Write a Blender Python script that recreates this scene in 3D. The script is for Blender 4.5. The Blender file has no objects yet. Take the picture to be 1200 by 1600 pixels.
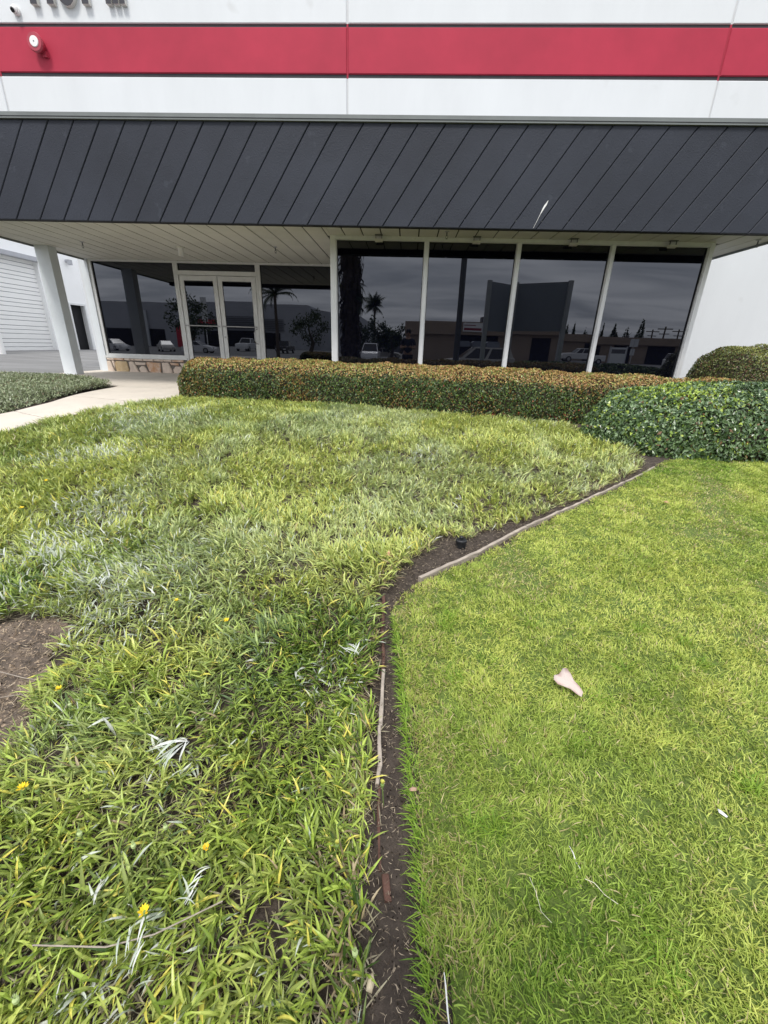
import bpy, math, random
import numpy as np
from mathutils import Vector, Matrix
random.seed(7); RNG = np.random.default_rng(11)
S = bpy.context.scene
R = math.radians
# ------------------------------------------------------------------ camera
PITCH, ROLL, YAW = 0.37907, -0.030574, 0.04124
CAMZ = 0.79
cam_d = bpy.data.cameras.new('camera'); cam = bpy.data.objects.new('camera', cam_d)
S.collection.objects.link(cam); S.camera = cam
cp, sp, cy, sy, cr, sr = math.cos(PITCH), math.sin(PITCH), math.cos(YAW), math.sin(YAW), math.cos(ROLL), math.sin(ROLL)
fwd = Vector((-sy*cp, cy*cp, -sp)); rgt = Vector((cy, sy, 0)); dwn = fwd.cross(rgt)
r2 = cr*rgt + sr*dwn; d2 = -sr*rgt + cr*dwn
cam.matrix_world = Matrix(((r2.x, -d2.x, -fwd.x, 0), (r2.y, -d2.y, -fwd.y, 0), (r2.z, -d2.z, -fwd.z, CAMZ), (0, 0, 0, 1)))
cam_d.sensor_fit = 'VERTICAL'; cam_d.sensor_height = 24; cam_d.lens = 24*653.6/1600
cam_d.clip_start = 0.02; cam_d.clip_end = 900
S.view_settings.view_transform = 'Standard'; S.view_settings.look = 'None'
S.view_settings.gamma = 1; S.view_settings.use_curve_mapping = False
S.view_settings.exposure = 0.78
# ------------------------------------------------------------------ world (overcast) and sun
SUN_EL, SUN_AZ = R(58), R(192)
W = bpy.data.worlds.new('World'); S.world = W; W.use_nodes = True
nt = W.node_tree; nt.nodes.clear()
def nd(t, ty, **kw):
    n = t.nodes.new(ty)
    for k, v in kw.items():
        if k in n.inputs: n.inputs[k].default_value = v
        else: setattr(n, k, v)
    return n
out = nd(nt, 'ShaderNodeOutputWorld'); bg = nd(nt, 'ShaderNodeBackground'); bg.inputs['Strength'].default_value = 0.107
sky = nd(nt, 'ShaderNodeTexSky'); sky.sky_type = 'NISHITA'; sky.sun_disc = False
sky.sun_elevation = SUN_EL; sky.sun_rotation = SUN_AZ; sky.dust_density = 3; sky.air_density = 1.0
tc = nd(nt, 'ShaderNodeTexCoord'); sep = nd(nt, 'ShaderNodeSeparateXYZ'); nt.links.new(tc.outputs['Generated'], sep.inputs[0])
mx = nd(nt, 'ShaderNodeMath', operation='MAXIMUM'); nt.links.new(sep.outputs[2], mx.inputs[0]); mx.inputs[1].default_value = 0.0
ad = nd(nt, 'ShaderNodeMath', operation='ADD'); nt.links.new(mx.outputs[0], ad.inputs[0]); ad.inputs[1].default_value = 0.12
dx = nd(nt, 'ShaderNodeMath', operation='DIVIDE'); nt.links.new(sep.outputs[0], dx.inputs[0]); nt.links.new(ad.outputs[0], dx.inputs[1])
dy = nd(nt, 'ShaderNodeMath', operation='DIVIDE'); nt.links.new(sep.outputs[1], dy.inputs[0]); nt.links.new(ad.outputs[0], dy.inputs[1])
cmb = nd(nt, 'ShaderNodeCombineXYZ'); nt.links.new(dx.outputs[0], cmb.inputs[0]); nt.links.new(dy.outputs[0], cmb.inputs[1])
mp = nd(nt, 'ShaderNodeMapping'); nt.links.new(cmb.outputs[0], mp.inputs[0]); mp.inputs['Scale'].default_value = (0.45, 1.1, 1); mp.inputs['Rotation'].default_value = (0, 0, 0.25)
nz = nd(nt, 'ShaderNodeTexNoise', Scale=1.5, Detail=7.0, Roughness=0.55, Distortion=0.6); nt.links.new(mp.outputs[0], nz.inputs['Vector'])
cr_ = nd(nt, 'ShaderNodeValToRGB'); nt.links.new(nz.outputs[0], cr_.inputs[0])
cr_.color_ramp.elements[0].position = 0.34; cr_.color_ramp.elements[0].color = (5.2, 5.5, 6.1, 1)
cr_.color_ramp.elements[1].position = 0.66; cr_.color_ramp.elements[1].color = (10.4, 10.5, 10.8, 1)
mix = nd(nt, 'ShaderNodeMixRGB'); mix.inputs[0].default_value = 0.9
nt.links.new(sky.outputs[0], mix.inputs[1]); nt.links.new(cr_.outputs[0], mix.inputs[2])
nt.links.new(mix.outputs[0], bg.inputs[0]); nt.links.new(bg.outputs[0], out.inputs[0])
sl = bpy.data.lights.new('sun', 'SUN'); sl.energy = 1.6; sl.angle = R(14); sl.color = (1, 0.96, 0.9)
so = bpy.data.objects.new('sun', sl); S.collection.objects.link(so)
sd = Vector((math.sin(SUN_AZ)*math.cos(SUN_EL), math.cos(SUN_AZ)*math.cos(SUN_EL), math.sin(SUN_EL)))
so.rotation_euler = sd.to_track_quat('Z', 'Y').to_euler(); so.location = (0, -5, 15)
S.cycles.max_bounces = 6; S.cycles.transparent_max_bounces = 4

# ------------------------------------------------------------------ helpers
COL = S.collection
def link(o): COL.objects.link(o); return o
def tag(o, label=None, cat=None, group=None, kind=None):
    if label: o['label'] = label
    if cat: o['category'] = cat
    if group: o['group'] = group
    if kind: o['kind'] = kind
    return o
def empty(name, loc=(0, 0, 0), rz=0, **kw):
    o = bpy.data.objects.new(name, None); o.location = loc; o.rotation_euler = (0, 0, rz); o.empty_display_size = .1
    link(o); return tag(o, **kw)
def copy_tree(o, parent=None):
    c = o.copy(); COL.objects.link(c); c.parent = parent
    if parent: c.matrix_parent_inverse = o.matrix_parent_inverse.copy()
    for ch in list(o.children): copy_tree(ch, c)
    return c
class MB:
    """collects simple solids into one mesh"""
    def __init__(s): s.v = []; s.f = []; s.m = []
    def add(s, vs, fs, mi=0):
        n = len(s.v); s.v += [tuple(v) for v in vs]; s.f += [tuple(i+n for i in f) for f in fs]; s.m += [mi]*len(fs); return s
    def box(s, x0, x1, y0, y1, z0, z1, mi=0):
        vs = [(x, y, z) for z in (z0, z1) for y in (y0, y1) for x in (x0, x1)]
        return s.add(vs, [(0, 2, 3, 1), (4, 5, 7, 6), (0, 1, 5, 4), (2, 6, 7, 3), (0, 4, 6, 2), (1, 3, 7, 5)], mi)
    def prism(s, poly, d0, d1, ax='y', mi=0, cham=0):
        """extrude a polygon of (a,b): ax y -> (a,d,b); ax z -> (a,b,d); ax x -> (d,a,b).  cham: chamfer at the d0 face"""
        n = len(poly); P = [Vector(p) for p in poly]
        ar = sum(P[i].x*P[(i+1) % n].y - P[(i+1) % n].x*P[i].y for i in range(n))
        if ar < 0: P.reverse()
        def m(p, d): return (p[0], d, p[1]) if ax == 'y' else ((p[0], p[1], d) if ax == 'z' else (d, p[0], p[1]))
        if cham:
            ins = []
            for i in range(n):
                e0 = (P[i]-P[i-1]).normalized(); e1 = (P[(i+1) % n]-P[i]).normalized()
                n0 = Vector((-e0.y, e0.x)); n1 = Vector((-e1.y, e1.x)); b = n0+n1
                ins.append(P[i] + b*(cham/max(.3, b.dot(n0))))
            rings = [(ins, d0), (P, d0+(cham if d1 > d0 else -cham)), (P, d1)]
        else: rings = [(P, d0), (P, d1)]
        vs = [m(p, d) for r_, d in rings for p in r_]; fs = []
        for k in range(len(rings)-1):
            for i in range(n):
                j = (i+1) % n; fs.append((k*n+i, k*n+j, (k+1)*n+j, (k+1)*n+i))
        fs.append(tuple(range(n))[::-1]); fs.append(tuple((len(rings)-1)*n+i for i in range(n)))
        return s.add(vs, fs, mi)
    def cyl(s, p0, p1, r0, r1=None, n=12, mi=0):
        r1 = r0 if r1 is None else r1; p0, p1 = Vector(p0), Vector(p1); d = (p1-p0).normalized()
        a = d.orthogonal().normalized(); b = d.cross(a); vs = []
        for p, r in ((p0, r0), (p1, r1)):
            for i in range(n):
                t = 2*math.pi*i/n; vs.append(p + a*math.cos(t)*r + b*math.sin(t)*r)
        fs = [(i, (i+1) % n, n+(i+1) % n, n+i) for i in range(n)] + [tuple(range(n))[::-1], tuple(range(n, 2*n))]
        return s.add(vs, fs, mi)
    def lathe(s, prof, c=(0, 0, 0), n=16, mi=0):
        vs = []; fs = []
        for r, z in prof:
            for i in range(n):
                t = 2*math.pi*i/n; vs.append((c[0]+r*math.cos(t), c[1]+r*math.sin(t), c[2]+z))
        for k in range(len(prof)-1):
            for i in range(n): fs.append((k*n+i, k*n+(i+1) % n, (k+1)*n+(i+1) % n, (k+1)*n+i))
        fs.append(tuple(range(n))[::-1]); fs.append(tuple((len(prof)-1)*n+i for i in range(n)))
        return s.add(vs, fs, mi)
    def tube(s, pts, r, n=6, mi=0):
        pts = [Vector(p) for p in pts]; rr = r if isinstance(r, (list, tuple)) else [r]*len(pts); vs = []; fs = []
        for k, p in enumerate(pts):
            d = (pts[min(k+1, len(pts)-1)]-pts[max(k-1, 0)]).normalized()
            a = d.cross(Vector((.3, .5, .81))).normalized(); b = d.cross(a)
            for i in range(n):
                t = 2*math.pi*i/n; vs.append(p+a*math.cos(t)*rr[k]+b*math.sin(t)*rr[k])
        for k in range(len(pts)-1):
            for i in range(n): fs.append((k*n+i, k*n+(i+1) % n, (k+1)*n+(i+1) % n, (k+1)*n+i))
        fs += [tuple(range(n))[::-1], tuple((len(pts)-1)*n+i for i in range(n))]
        return s.add(vs, fs, mi)
    def mesh(s, name, mats):
        me = bpy.data.meshes.new(name); me.from_pydata(s.v, [], s.f)
        for m in (mats if isinstance(mats, (list, tuple)) else [mats]): me.materials.append(m)
        if any(s.m): me.polygons.foreach_set('material_index', s.m)
        me.validate(); me.update(); return me
    def build(s, name, mats, parent=None, smooth=False, **kw):
        me = s.mesh(name, mats); o = bpy.data.objects.new(name, me); o.parent = parent; link(o)
        if smooth: me.shade_smooth() if hasattr(me, 'shade_smooth') else None
        return tag(o, **kw)
def np_mesh(name, V, F, mat, col=None, parent=None, smooth=False, **kw):
    me = bpy.data.meshes.new(name); V = np.asarray(V, np.float32); F = np.asarray(F, np.int32); k = F.shape[1]
    me.vertices.add(len(V)); me.vertices.foreach_set('co', V.ravel())
    me.loops.add(F.size); me.loops.foreach_set('vertex_index', F.ravel())
    me.polygons.add(len(F)); me.polygons.foreach_set('loop_start', np.arange(0, F.size, k, dtype=np.int32))
    me.update(calc_edges=True)
    if col is not None:
        a = me.color_attributes.new('Col', 'FLOAT_COLOR', 'POINT')
        c = np.ones((len(V), 4), np.float32); c[:, :3] = col; a.data.foreach_set('color', c.ravel())
    me.polygons.foreach_set('use_smooth', np.full(len(F), smooth))
    me.materials.append(mat); o = bpy.data.objects.new(name, me); o.parent = parent; link(o); return tag(o, **kw)
def S01(t): t = np.clip(t, 0, 1); return t*t*(3-2*t)
class VN:
    """smooth 2D value noise"""
    def __init__(s, seed): s.g = np.random.default_rng(seed).random((64, 64))
    def __call__(s, x, y, f=1.0):
        x = np.asarray(x)*f+100; y = np.asarray(y)*f+100; i = np.floor(x).astype(int); j = np.floor(y).astype(int)
        u = x-i; v = y-j; u = u*u*(3-2*u); v = v*v*(3-2*v); g = s.g
        return (g[i % 64, j % 64]*(1-u)+g[(i+1) % 64, j % 64]*u)*(1-v)+(g[i % 64, (j+1) % 64]*(1-u)+g[(i+1) % 64, (j+1) % 64]*u)*v
N1, N2, N3, N4 = VN(1), VN(2), VN(3), VN(4)
def inpoly(x, y, poly):
    ins = np.zeros(x.shape, bool); n = len(poly)
    for i in range(n):
        x0, y0 = poly[i]; x1, y1 = poly[(i+1) % n]
        if y0 == y1: continue
        c = ((y0 > y) != (y1 > y)) & (x < (x1-x0)*(y-y0)/(y1-y0)+x0); ins ^= c
    return ins
def gz(X, Y):
    X = np.asarray(X, float); Y = np.asarray(Y, float)
    z = -.36+.32*S01((Y-1)/5.5)+.04*S01((Y-7)/1.8)
    z = z-.06*S01((1-Y)/4)-.40*S01((-3-Y)/2.5)
    z = z+.15*S01((-X-8)/8)*S01((Y-9)/9)
    return z
def g1(x, y): return float(gz(x, y))

# ------------------------------------------------------------------ materials
def newmat(name):
    m = bpy.data.materials.new(name); m.use_nodes = True; t = m.node_tree; b = t.nodes['Principled BSDF']; return m, t, b
def mat(name, col, rough=.7, var=.12, scale=6., bump=0., bscale=80., spec=.5, metal=0., col2=None, stretch=(1, 1, 1), speck=None, detail=6.):
    m, t, b = newmat(name); b.inputs['Roughness'].default_value = rough; b.inputs['Metallic'].default_value = metal
    b.inputs['Specular IOR Level'].default_value = spec
    tcn = nd(t, 'ShaderNodeTexCoord'); mpn = nd(t, 'ShaderNodeMapping'); mpn.inputs['Scale'].default_value = stretch
    t.links.new(tcn.outputs['Object'], mpn.inputs[0])
    n = nd(t, 'ShaderNodeTexNoise', Scale=scale, Detail=detail, Roughness=.6); t.links.new(mpn.outputs[0], n.inputs['Vector'])
    r = nd(t, 'ShaderNodeValToRGB'); t.links.new(n.outputs[0], r.inputs[0])
    c2 = col2 or tuple(min(1, c*(1+var)) for c in col); c1 = col if col2 else tuple(c*(1-var) for c in col)
    r.color_ramp.elements[0].position = .32; r.color_ramp.elements[0].color = (*c1, 1)
    r.color_ramp.elements[1].position = .68; r.color_ramp.elements[1].color = (*c2, 1)
    last = r.outputs[0]
    if speck:
        v = nd(t, 'ShaderNodeTexNoise', Scale=speck[1], Detail=2.); t.links.new(tcn.outputs['Object'], v.inputs['Vector'])
        rr = nd(t, 'ShaderNodeValToRGB'); t.links.new(v.outputs[0], rr.inputs[0])
        rr.color_ramp.elements[0].position = speck[2]; rr.color_ramp.elements[1].position = min(.99, speck[2]+.08)
        mm = nd(t, 'ShaderNodeMixRGB'); t.links.new(rr.outputs[0], mm.inputs[0]); t.links.new(last, mm.inputs[1]); mm.inputs[2].default_value = (*speck[0], 1); last = mm.outputs[0]
    t.links.new(last, b.inputs['Base Color'])
    if bump:
        bn = nd(t, 'ShaderNodeTexNoise', Scale=bscale, Detail=5.); t.links.new(mpn.outputs[0], bn.inputs['Vector'])
        bp = nd(t, 'ShaderNodeBump'); bp.inputs['Strength'].default_value = bump; bp.inputs['Distance'].default_value = .01
        t.links.new(bn.outputs[0], bp.inputs['Height']); t.links.new(bp.outputs[0], b.inputs['Normal'])
    return m
def leafmat(name, rough=.45, transl=.25, spec=.4, back=None):
    m, t, b = newmat(name); b.inputs['Roughness'].default_value = rough; b.inputs['Specular IOR Level'].default_value = spec
    a = nd(t, 'ShaderNodeAttribute'); a.attribute_name = 'Col'; c = a.outputs['Color']
    if back:
        g = nd(t, 'ShaderNodeNewGeometry'); mm = nd(t, 'ShaderNodeMixRGB'); mf = nd(t, 'ShaderNodeMath', operation='MULTIPLY'); mf.inputs[1].default_value = back[1]
        t.links.new(g.outputs['Backfacing'], mf.inputs[0]); t.links.new(mf.outputs[0], mm.inputs[0]); t.links.new(c, mm.inputs[1]); mm.inputs[2].default_value = (*back[0], 1); c = mm.outputs[0]
    t.links.new(c, b.inputs['Base Color'])
    if transl:
        tr = nd(t, 'ShaderNodeBsdfTranslucent'); t.links.new(c, tr.inputs[0]); mxs = nd(t, 'ShaderNodeMixShader'); mxs.inputs[0].default_value = transl
        t.links.new(b.outputs[0], mxs.inputs[1]); t.links.new(tr.outputs[0], mxs.inputs[2]); t.links.new(mxs.outputs[0], t.nodes['Material Output'].inputs[0])
    return m
M = {}
M['wall'] = mat('white_wall_paint', (.63, .655, .672), .75, .03, 1.0, .15, 160, stretch=(1.6, 1, .5), speck=((.58, .60, .61), 2.2, .66))
M['wallwing'] = mat('white_wing_paint', (.90, .905, .90), .8, .02, .8, .1, 150)
M['red'] = mat('red_band_paint', (.385, .026, .056), .65, .09, 1.3, .12, 200, spec=.3)
M['groove'] = mat('dark_reveal_paint', (.03, .03, .036), .6, .2, 5)
M['sealred'] = mat('red_joint_sealant', (.33, .02, .045), .8, .1)
M['sealw'] = mat('white_joint_sealant', (.55, .56, .57), .8, .05)
M['slate'] = mat('slate_grey_siding_paint', (.027, .031, .043), .6, .16, 1.1, .45, 60, spec=.28, speck=((.036, .041, .055), 7, .68))
M['slatedark'] = mat('siding_gap', (.012, .012, .016), .9, .1)
M['flash'] = mat('grey_metal_flashing', (.17, .185, .185), .45, .1, 3)
M['soffit'] = mat('soffit_white_paint', (.66, .65, .60), .7, .06, 2, .15, 90)
M['soffitgap'] = mat('soffit_joint_gap', (.02, .02, .018), .9, .1)
M['col'] = mat('column_paint', (.66, .70, .73), .6, .04, 3, .1, 90)
M['frame'] = mat('painted_aluminium_frame', (.66, .67, .66), .4, .06, 8, .05, 150)
M['framew'] = mat('white_frame_paint', (.72, .73, .73), .45, .04, 6)
M['gasket'] = mat('black_gasket', (.01, .01, .012), .5, .1)
M['metal'] = mat('brushed_push_bar', (.42, .42, .42), .3, .1, 20, metal=.8)
M['concrete'] = mat('pale_concrete', (.60, .545, .47), .85, .08, 2.2, .3, 140, speck=((.50, .45, .38), 30, .66), detail=9)
M['asphalt'] = mat('weathered_asphalt', (.20, .20, .20), .9, .25, 1.2, .3, 120, stretch=(.25, 1.6, 1), detail=10)
M['street'] = mat('street_asphalt', (.07, .07, .07), .9, .2, .6, .2, 60)
M['paintline'] = mat('road_paint', (.7, .7, .68), .7, .05)
M['soil'] = mat('dark_soil', (.030, .022, .017), .95, .1, 30, .8, 160, col2=(.085, .066, .052), speck=((.14, .11, .075), 190, .69), detail=10)
M['thatch'] = mat('lawn_thatch', (.05, .085, .012), .95, .1, 90, .8, 150, col2=(.16, .22, .045), detail=9)
M['dirtbare'] = mat('bare_litter_soil', (.05, .04, .032), .95, .1, 16, .8, 120, col2=(.19, .145, .11), speck=((.42, .32, .22), 90, .60), detail=10)
M['gaz'] = leafmat('gazania_leaf', .36, .20, .5)
M['grass'] = leafmat('grass_blade', .5, .30, .3)
M['hedge'] = leafmat('hedge_leaf', .35, .15, .5)
M['bush'] = leafmat('glossy_bush_leaf', .28, .12, .6)
M['litter'] = leafmat('dry_litter', .9, 0, .1)
M['treeleaf'] = leafmat('tree_leaf', .6, .15, .3)
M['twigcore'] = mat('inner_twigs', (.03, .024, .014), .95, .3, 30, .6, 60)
M['wood'] = mat('weathered_board', (.36, .31, .26), .85, .25, 14, .5, 90, stretch=(1, 1, 6), detail=8)
M['woodred'] = mat('reddish_board', (.10, .05, .036), .85, .25, 14, .5, 90)
M['black'] = mat('black_plastic', (.012, .013, .015), .4, .2)
M['white'] = mat('white_plastic', (.75, .75, .74), .4, .03)
M['redpl'] = mat('red_siren_housing', (.36, .035, .06), .4, .08)
M['letterf'] = mat('dark_letter_face', (.028, .027, .033), .35, .1)
M['letters'] = mat('pale_letter_return', (.60, .59, .55), .45, .1, 30)
M['stone1'] = mat('cream_flagstone', (.66, .55, .46), .8, .12, 9, .3, 70)
M['stone2'] = mat('tan_flagstone', (.50, .35, .19), .8, .12, 9, .3, 70, col2=(.62, .50, .32))
M['stone3'] = mat('rust_veined_flagstone', (.66, .54, .45), .8, .1, 12, .3, 70, col2=(.52, .28, .14))
M['mortar'] = mat('grey_mortar', (.16, .145, .13), .95, .15, 20, .4, 90)
M['trunk'] = mat('bark', (.09, .07, .05), .9, .3, 8, .5, 20)
M['deadfrond'] = mat('dead_frond_skirt', (.045, .036, .028), .95, .35, 6)
M['rollup'] = mat('white_rollup_slat', (.90, .90, .88), .6, .02, 2)
M['dark'] = mat('dark_interior', (.006, .006, .008), .8, .1)
M['tan'] = mat('tan_stucco', (.30, .235, .18), .9, .06, 1)
M['greyb'] = mat('grey_tiltup_paint', (.42, .43, .46), .8, .05, 1)
M['greybd'] = mat('dark_grey_paint', (.12, .125, .14), .8, .08, 1)
M['stripe'] = mat('maroon_print', (.22, .02, .04), .5, .05)
M['redb'] = mat('bright_red_panel', (.55, .03, .05), .5, .05)
M['signgrey'] = mat('grey_sign_panel', (.22, .24, .28), .5, .05, 2)
M['signpost'] = mat('pale_sign_post', (.42, .43, .46), .6, .05)
M['carwhite'] = mat('white_car_paint', (.72, .72, .72), .25, .02)
M['carsilver'] = mat('beige_car_paint', (.48, .46, .42), .3, .02)
M['cardark'] = mat('dark_car_paint', (.03, .03, .035), .25, .05)
M['tyre'] = mat('tyre_rubber', (.015, .015, .015), .8, .1)
M['carglass'] = mat('car_glass', (.02, .022, .025), .08, .05)
M['skin'] = mat('skin', (.45, .27, .19), .55, .05)
M['cloth'] = mat('navy_shirt', (.03, .035, .05), .85, .15, 12)
M['cloth2'] = mat('dark_trousers', (.02, .02, .024), .85, .15, 12)
M['hair'] = mat('dark_hair', (.015, .012, .01), .6, .2, 30)
def glassmat():
    m, t, b = newmat('dark_tinted_glass'); b.inputs['Base Color'].default_value = (.0018, .0022, .0055, 1); b.inputs['Roughness'].default_value = .0
    b.inputs['IOR'].default_value = 1.80; b.inputs['Specular Tint'].default_value = (.86, .90, 1.0, 1)
    tcn = nd(t, 'ShaderNodeTexCoord'); n = nd(t, 'ShaderNodeTexNoise', Scale=1.3, Detail=1.); t.links.new(tcn.outputs['Object'], n.inputs['Vector'])
    bp = nd(t, 'ShaderNodeBump'); bp.inputs['Strength'].default_value = .035; bp.inputs['Distance'].default_value = .01
    t.links.new(n.outputs[0], bp.inputs['Height']); t.links.new(bp.outputs[0], b.inputs['Normal']); return m
M['glass'] = glassmat()

# ------------------------------------------------------------------ ground and paving
YE, YB, YF, H, ZT = 10.41, 7.77, 6.78, 2.396, 3.441
ZL = 2.303
XL, XR = -7.325, 5.342
def gridmesh(name, xs, ys, zf, mat_, **kw):
    X, Y = np.meshgrid(xs, ys); Z = zf(X, Y); n, m = X.shape
    V = np.stack([X, Y, Z], -1).reshape(-1, 3); I = np.arange(n*m).reshape(n, m)
    F = np.stack([I[:-1, :-1], I[:-1, 1:], I[1:, 1:], I[1:, :-1]], -1).reshape(-1, 4)
    return np_mesh(name, V, F, mat_, smooth=True, **kw)
xs = np.concatenate([[-400, -150, -60, -30], np.arange(-20, -5, .5), np.arange(-5, 5, .05), np.arange(5, 20, .5), [30, 60, 150, 400]])
ys = np.concatenate([[-400, -150, -60, -30, -15], np.arange(-8, 0, .5), np.arange(0, 5, .05), np.arange(5, 20, .25), [30, 60, 150, 400]])
def soilz(X, Y):
    z = gz(X, Y); k = (np.abs(X) < 6)*(Y > 0)*(Y < 6)
    return z+k*(.018*(N1(X, Y, 9)-.5)+.01*(N2(X, Y, 25)-.5))
gridmesh('ground', xs, ys, soilz, M['soil'], kind='structure')
def ruled(name, A, B, na, nb, off, mat_, parent=None, thick=.1, **kw):
    def rs(P, n):
        P = np.array(P, float); d = np.r_[0, np.cumsum(np.linalg.norm(np.diff(P, axis=0), axis=1))]; t = np.linspace(0, d[-1], n)
        return np.stack([np.interp(t, d, P[:, 0]), np.interp(t, d, P[:, 1])], -1)
    a, b = rs(A, na), rs(B, na); t = np.linspace(0, 1, nb)[None, :, None]
    P = a[:, None]*(1-t)+b[:, None]*t; Z = gz(P[..., 0], P[..., 1])+off
    V = np.concatenate([P, Z[..., None]], -1).reshape(-1, 3); I = np.arange(na*nb).reshape(na, nb)
    F = np.stack([I[:-1, :-1], I[:-1, 1:], I[1:, 1:], I[1:, :-1]], -1).reshape(-1, 4)
    ring = np.r_[I[0, :-1], I[:-1, -1], I[-1, :0:-1], I[:0:-1, 0]]; V2 = V[ring].copy(); V2[:, 2] -= thick; n0 = len(V); k = len(ring)
    j = np.arange(k); F2 = np.stack([ring, n0+j, n0+(j+1) % k, ring[(j+1) % k]], -1)
    return np_mesh(name, np.vstack([V, V2]), np.vstack([F, F2]), mat_, parent=parent, **kw)
path = ruled('concrete_path', [(-4.6, 1.0), (-4.22, 3.0), (-4.08, 4.01), (-3.99, 4.6)], [(-5.3, 1.2), (-5.05, 3.1), (-4.86, 4.4), (-4.74, 4.93)], 24, 8, .022, M['concrete'], kind='structure')
ruled('paving_slab', [(-3.985, 4.615), (-3.88, 5.28), (-3.6, 5.72)], [(-4.735, 4.945), (-4.74, 5.5), (-4.87, 6.05)], 12, 8, .022, M['concrete'], parent=path)
ruled('paving_slab', [(-3.59, 5.735), (-3.44, 6.0), (-3.36, 6.35), (-3.25, 7.15)], [(-4.873, 6.065), (-5.0, 6.76), (-5.05, 7.35), (-5.06, 7.45)], 12, 8, .022, M['concrete'], parent=path)
ruled('entrance_slab', [(-1.3, 7.5), (-2.5, 7.42), (-3.25, 7.17), (-5.06, 7.47), (-6.0, 8.05), (-7.0, 8.5), (-7.6, 8.55)], [(-1.3, 10.6), (-7.62, 10.6)], 30, 14, .02, M['concrete'], kind='structure')
gridmesh('asphalt_driveway', np.concatenate([np.arange(-60, -20, 5), np.arange(-20, -7.6, .4), [-7.63]]), np.concatenate([np.arange(8.35, 24, .4), [30, 45, 60]]), lambda X, Y: gz(X, Y)+.012, M['asphalt'], kind='structure')
gridmesh('street', np.arange(-120, 121, 10.), np.array([-18., -12, -6.4]), lambda X, Y: np.full(X.shape, -.80), M['street'], kind='structure')
gridmesh('parking_lot', np.arange(-120, 121, 10.), np.array([-200., -120, -60, -40, -22.]), lambda X, Y: np.full(X.shape, -.78), M['asphalt'], kind='structure')
MB().box(-120, 120, -22, -18, -.95, -.68).build('sidewalk', M['concrete'], kind='structure')
MB().box(-120, 120, -6.4, -6.2, -.95, -.66).build('kerb', M['concrete'], kind='structure')
for k in range(-6, 7): MB().box(k*7-1.5, k*7+1.5, -12.1, -11.98, -.80, -.796).build('lane_marking', M['paintline'], kind='structure')
# lawn thatch layer and bare patch: irregular sheets over the soil
LAWN = [(.115, -1.5), (.10, .37), (.085, .7), (.055, 1.1), (.00, 1.45), (-.03, 1.62), (.02, 1.75), (.13, 1.87), (.47, 2.16), (.84, 2.53), (1.35, 2.97), (1.88, 3.42), (2.3, 3.85), (2.5, 4.03), (3.0, 4.25), (3.9, 4.5), (6, 5.1), (9, 5.2), (9, -1.5)]
BED = [(-.04, -.3), (-.028, .4), (-.042, .7), (-.06, 1.1), (-.085, 1.5), (-.085, 1.74), (.03, 1.93), (.15, 2.10), (.24, 2.34), (.46, 2.38), (.86, 2.65), (1.35, 3.06), (1.85, 3.49), (2.2, 3.82), (2.3, 4.1), (2.0, 5.4), (.6, 5.72), (-.3, 5.9), (-2.2, 6.1), (-3.3, 6.15), (-3.5, 5.8), (-3.87, 5.25), (-3.96, 4.7), (-4.07, 4.0), (-4.2, 3.0), (-4.55, 1.0), (-4.6, -.3)]
PIT = [(-2.3, 1.42), (-1.70, 1.37), (-1.46, 1.44), (-1.33, 1.38), (-1.31, 1.22), (-1.22, 1.13), (-1.21, 1.0), (-1.10, .90), (-1.10, .76), (-1.02, .66), (-1.12, .56), (-2.3, .45)]
def cells(name, poly, st, off, mat_, **kw):
    P = np.array(poly); x0, y0 = P.min(0); x1, y1 = P.max(0)
    X, Y = np.meshgrid(np.arange(x0, x1+st, st), np.arange(y0, y1+st, st)); n, m = X.shape
    cx = X[:-1, :-1]+st/2; cyy = Y[:-1, :-1]+st/2; k = inpoly(cx, cyy, poly)
    V = np.stack([X, Y, soilz(X, Y)+off], -1).reshape(-1, 3); I = np.arange(n*m).reshape(n, m)
    F = np.stack([I[:-1, :-1], I[:-1, 1:], I[1:, 1:], I[1:, :-1]], -1)[k]; u, inv = np.unique(F, return_inverse=True)
    return np_mesh(name, V[u], inv.reshape(-1, 4), mat_, smooth=True, **kw)
LAWNI = [(x+.02, y-.02) if x < 3 else (x, y-.03) for x, y in LAWN]
cells('lawn_ground', LAWNI, .05, .006, M['thatch'], kind='structure')
cells('bare_soil_patch', PIT, .02, .012, M['dirtbare'], kind='structure')

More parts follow.
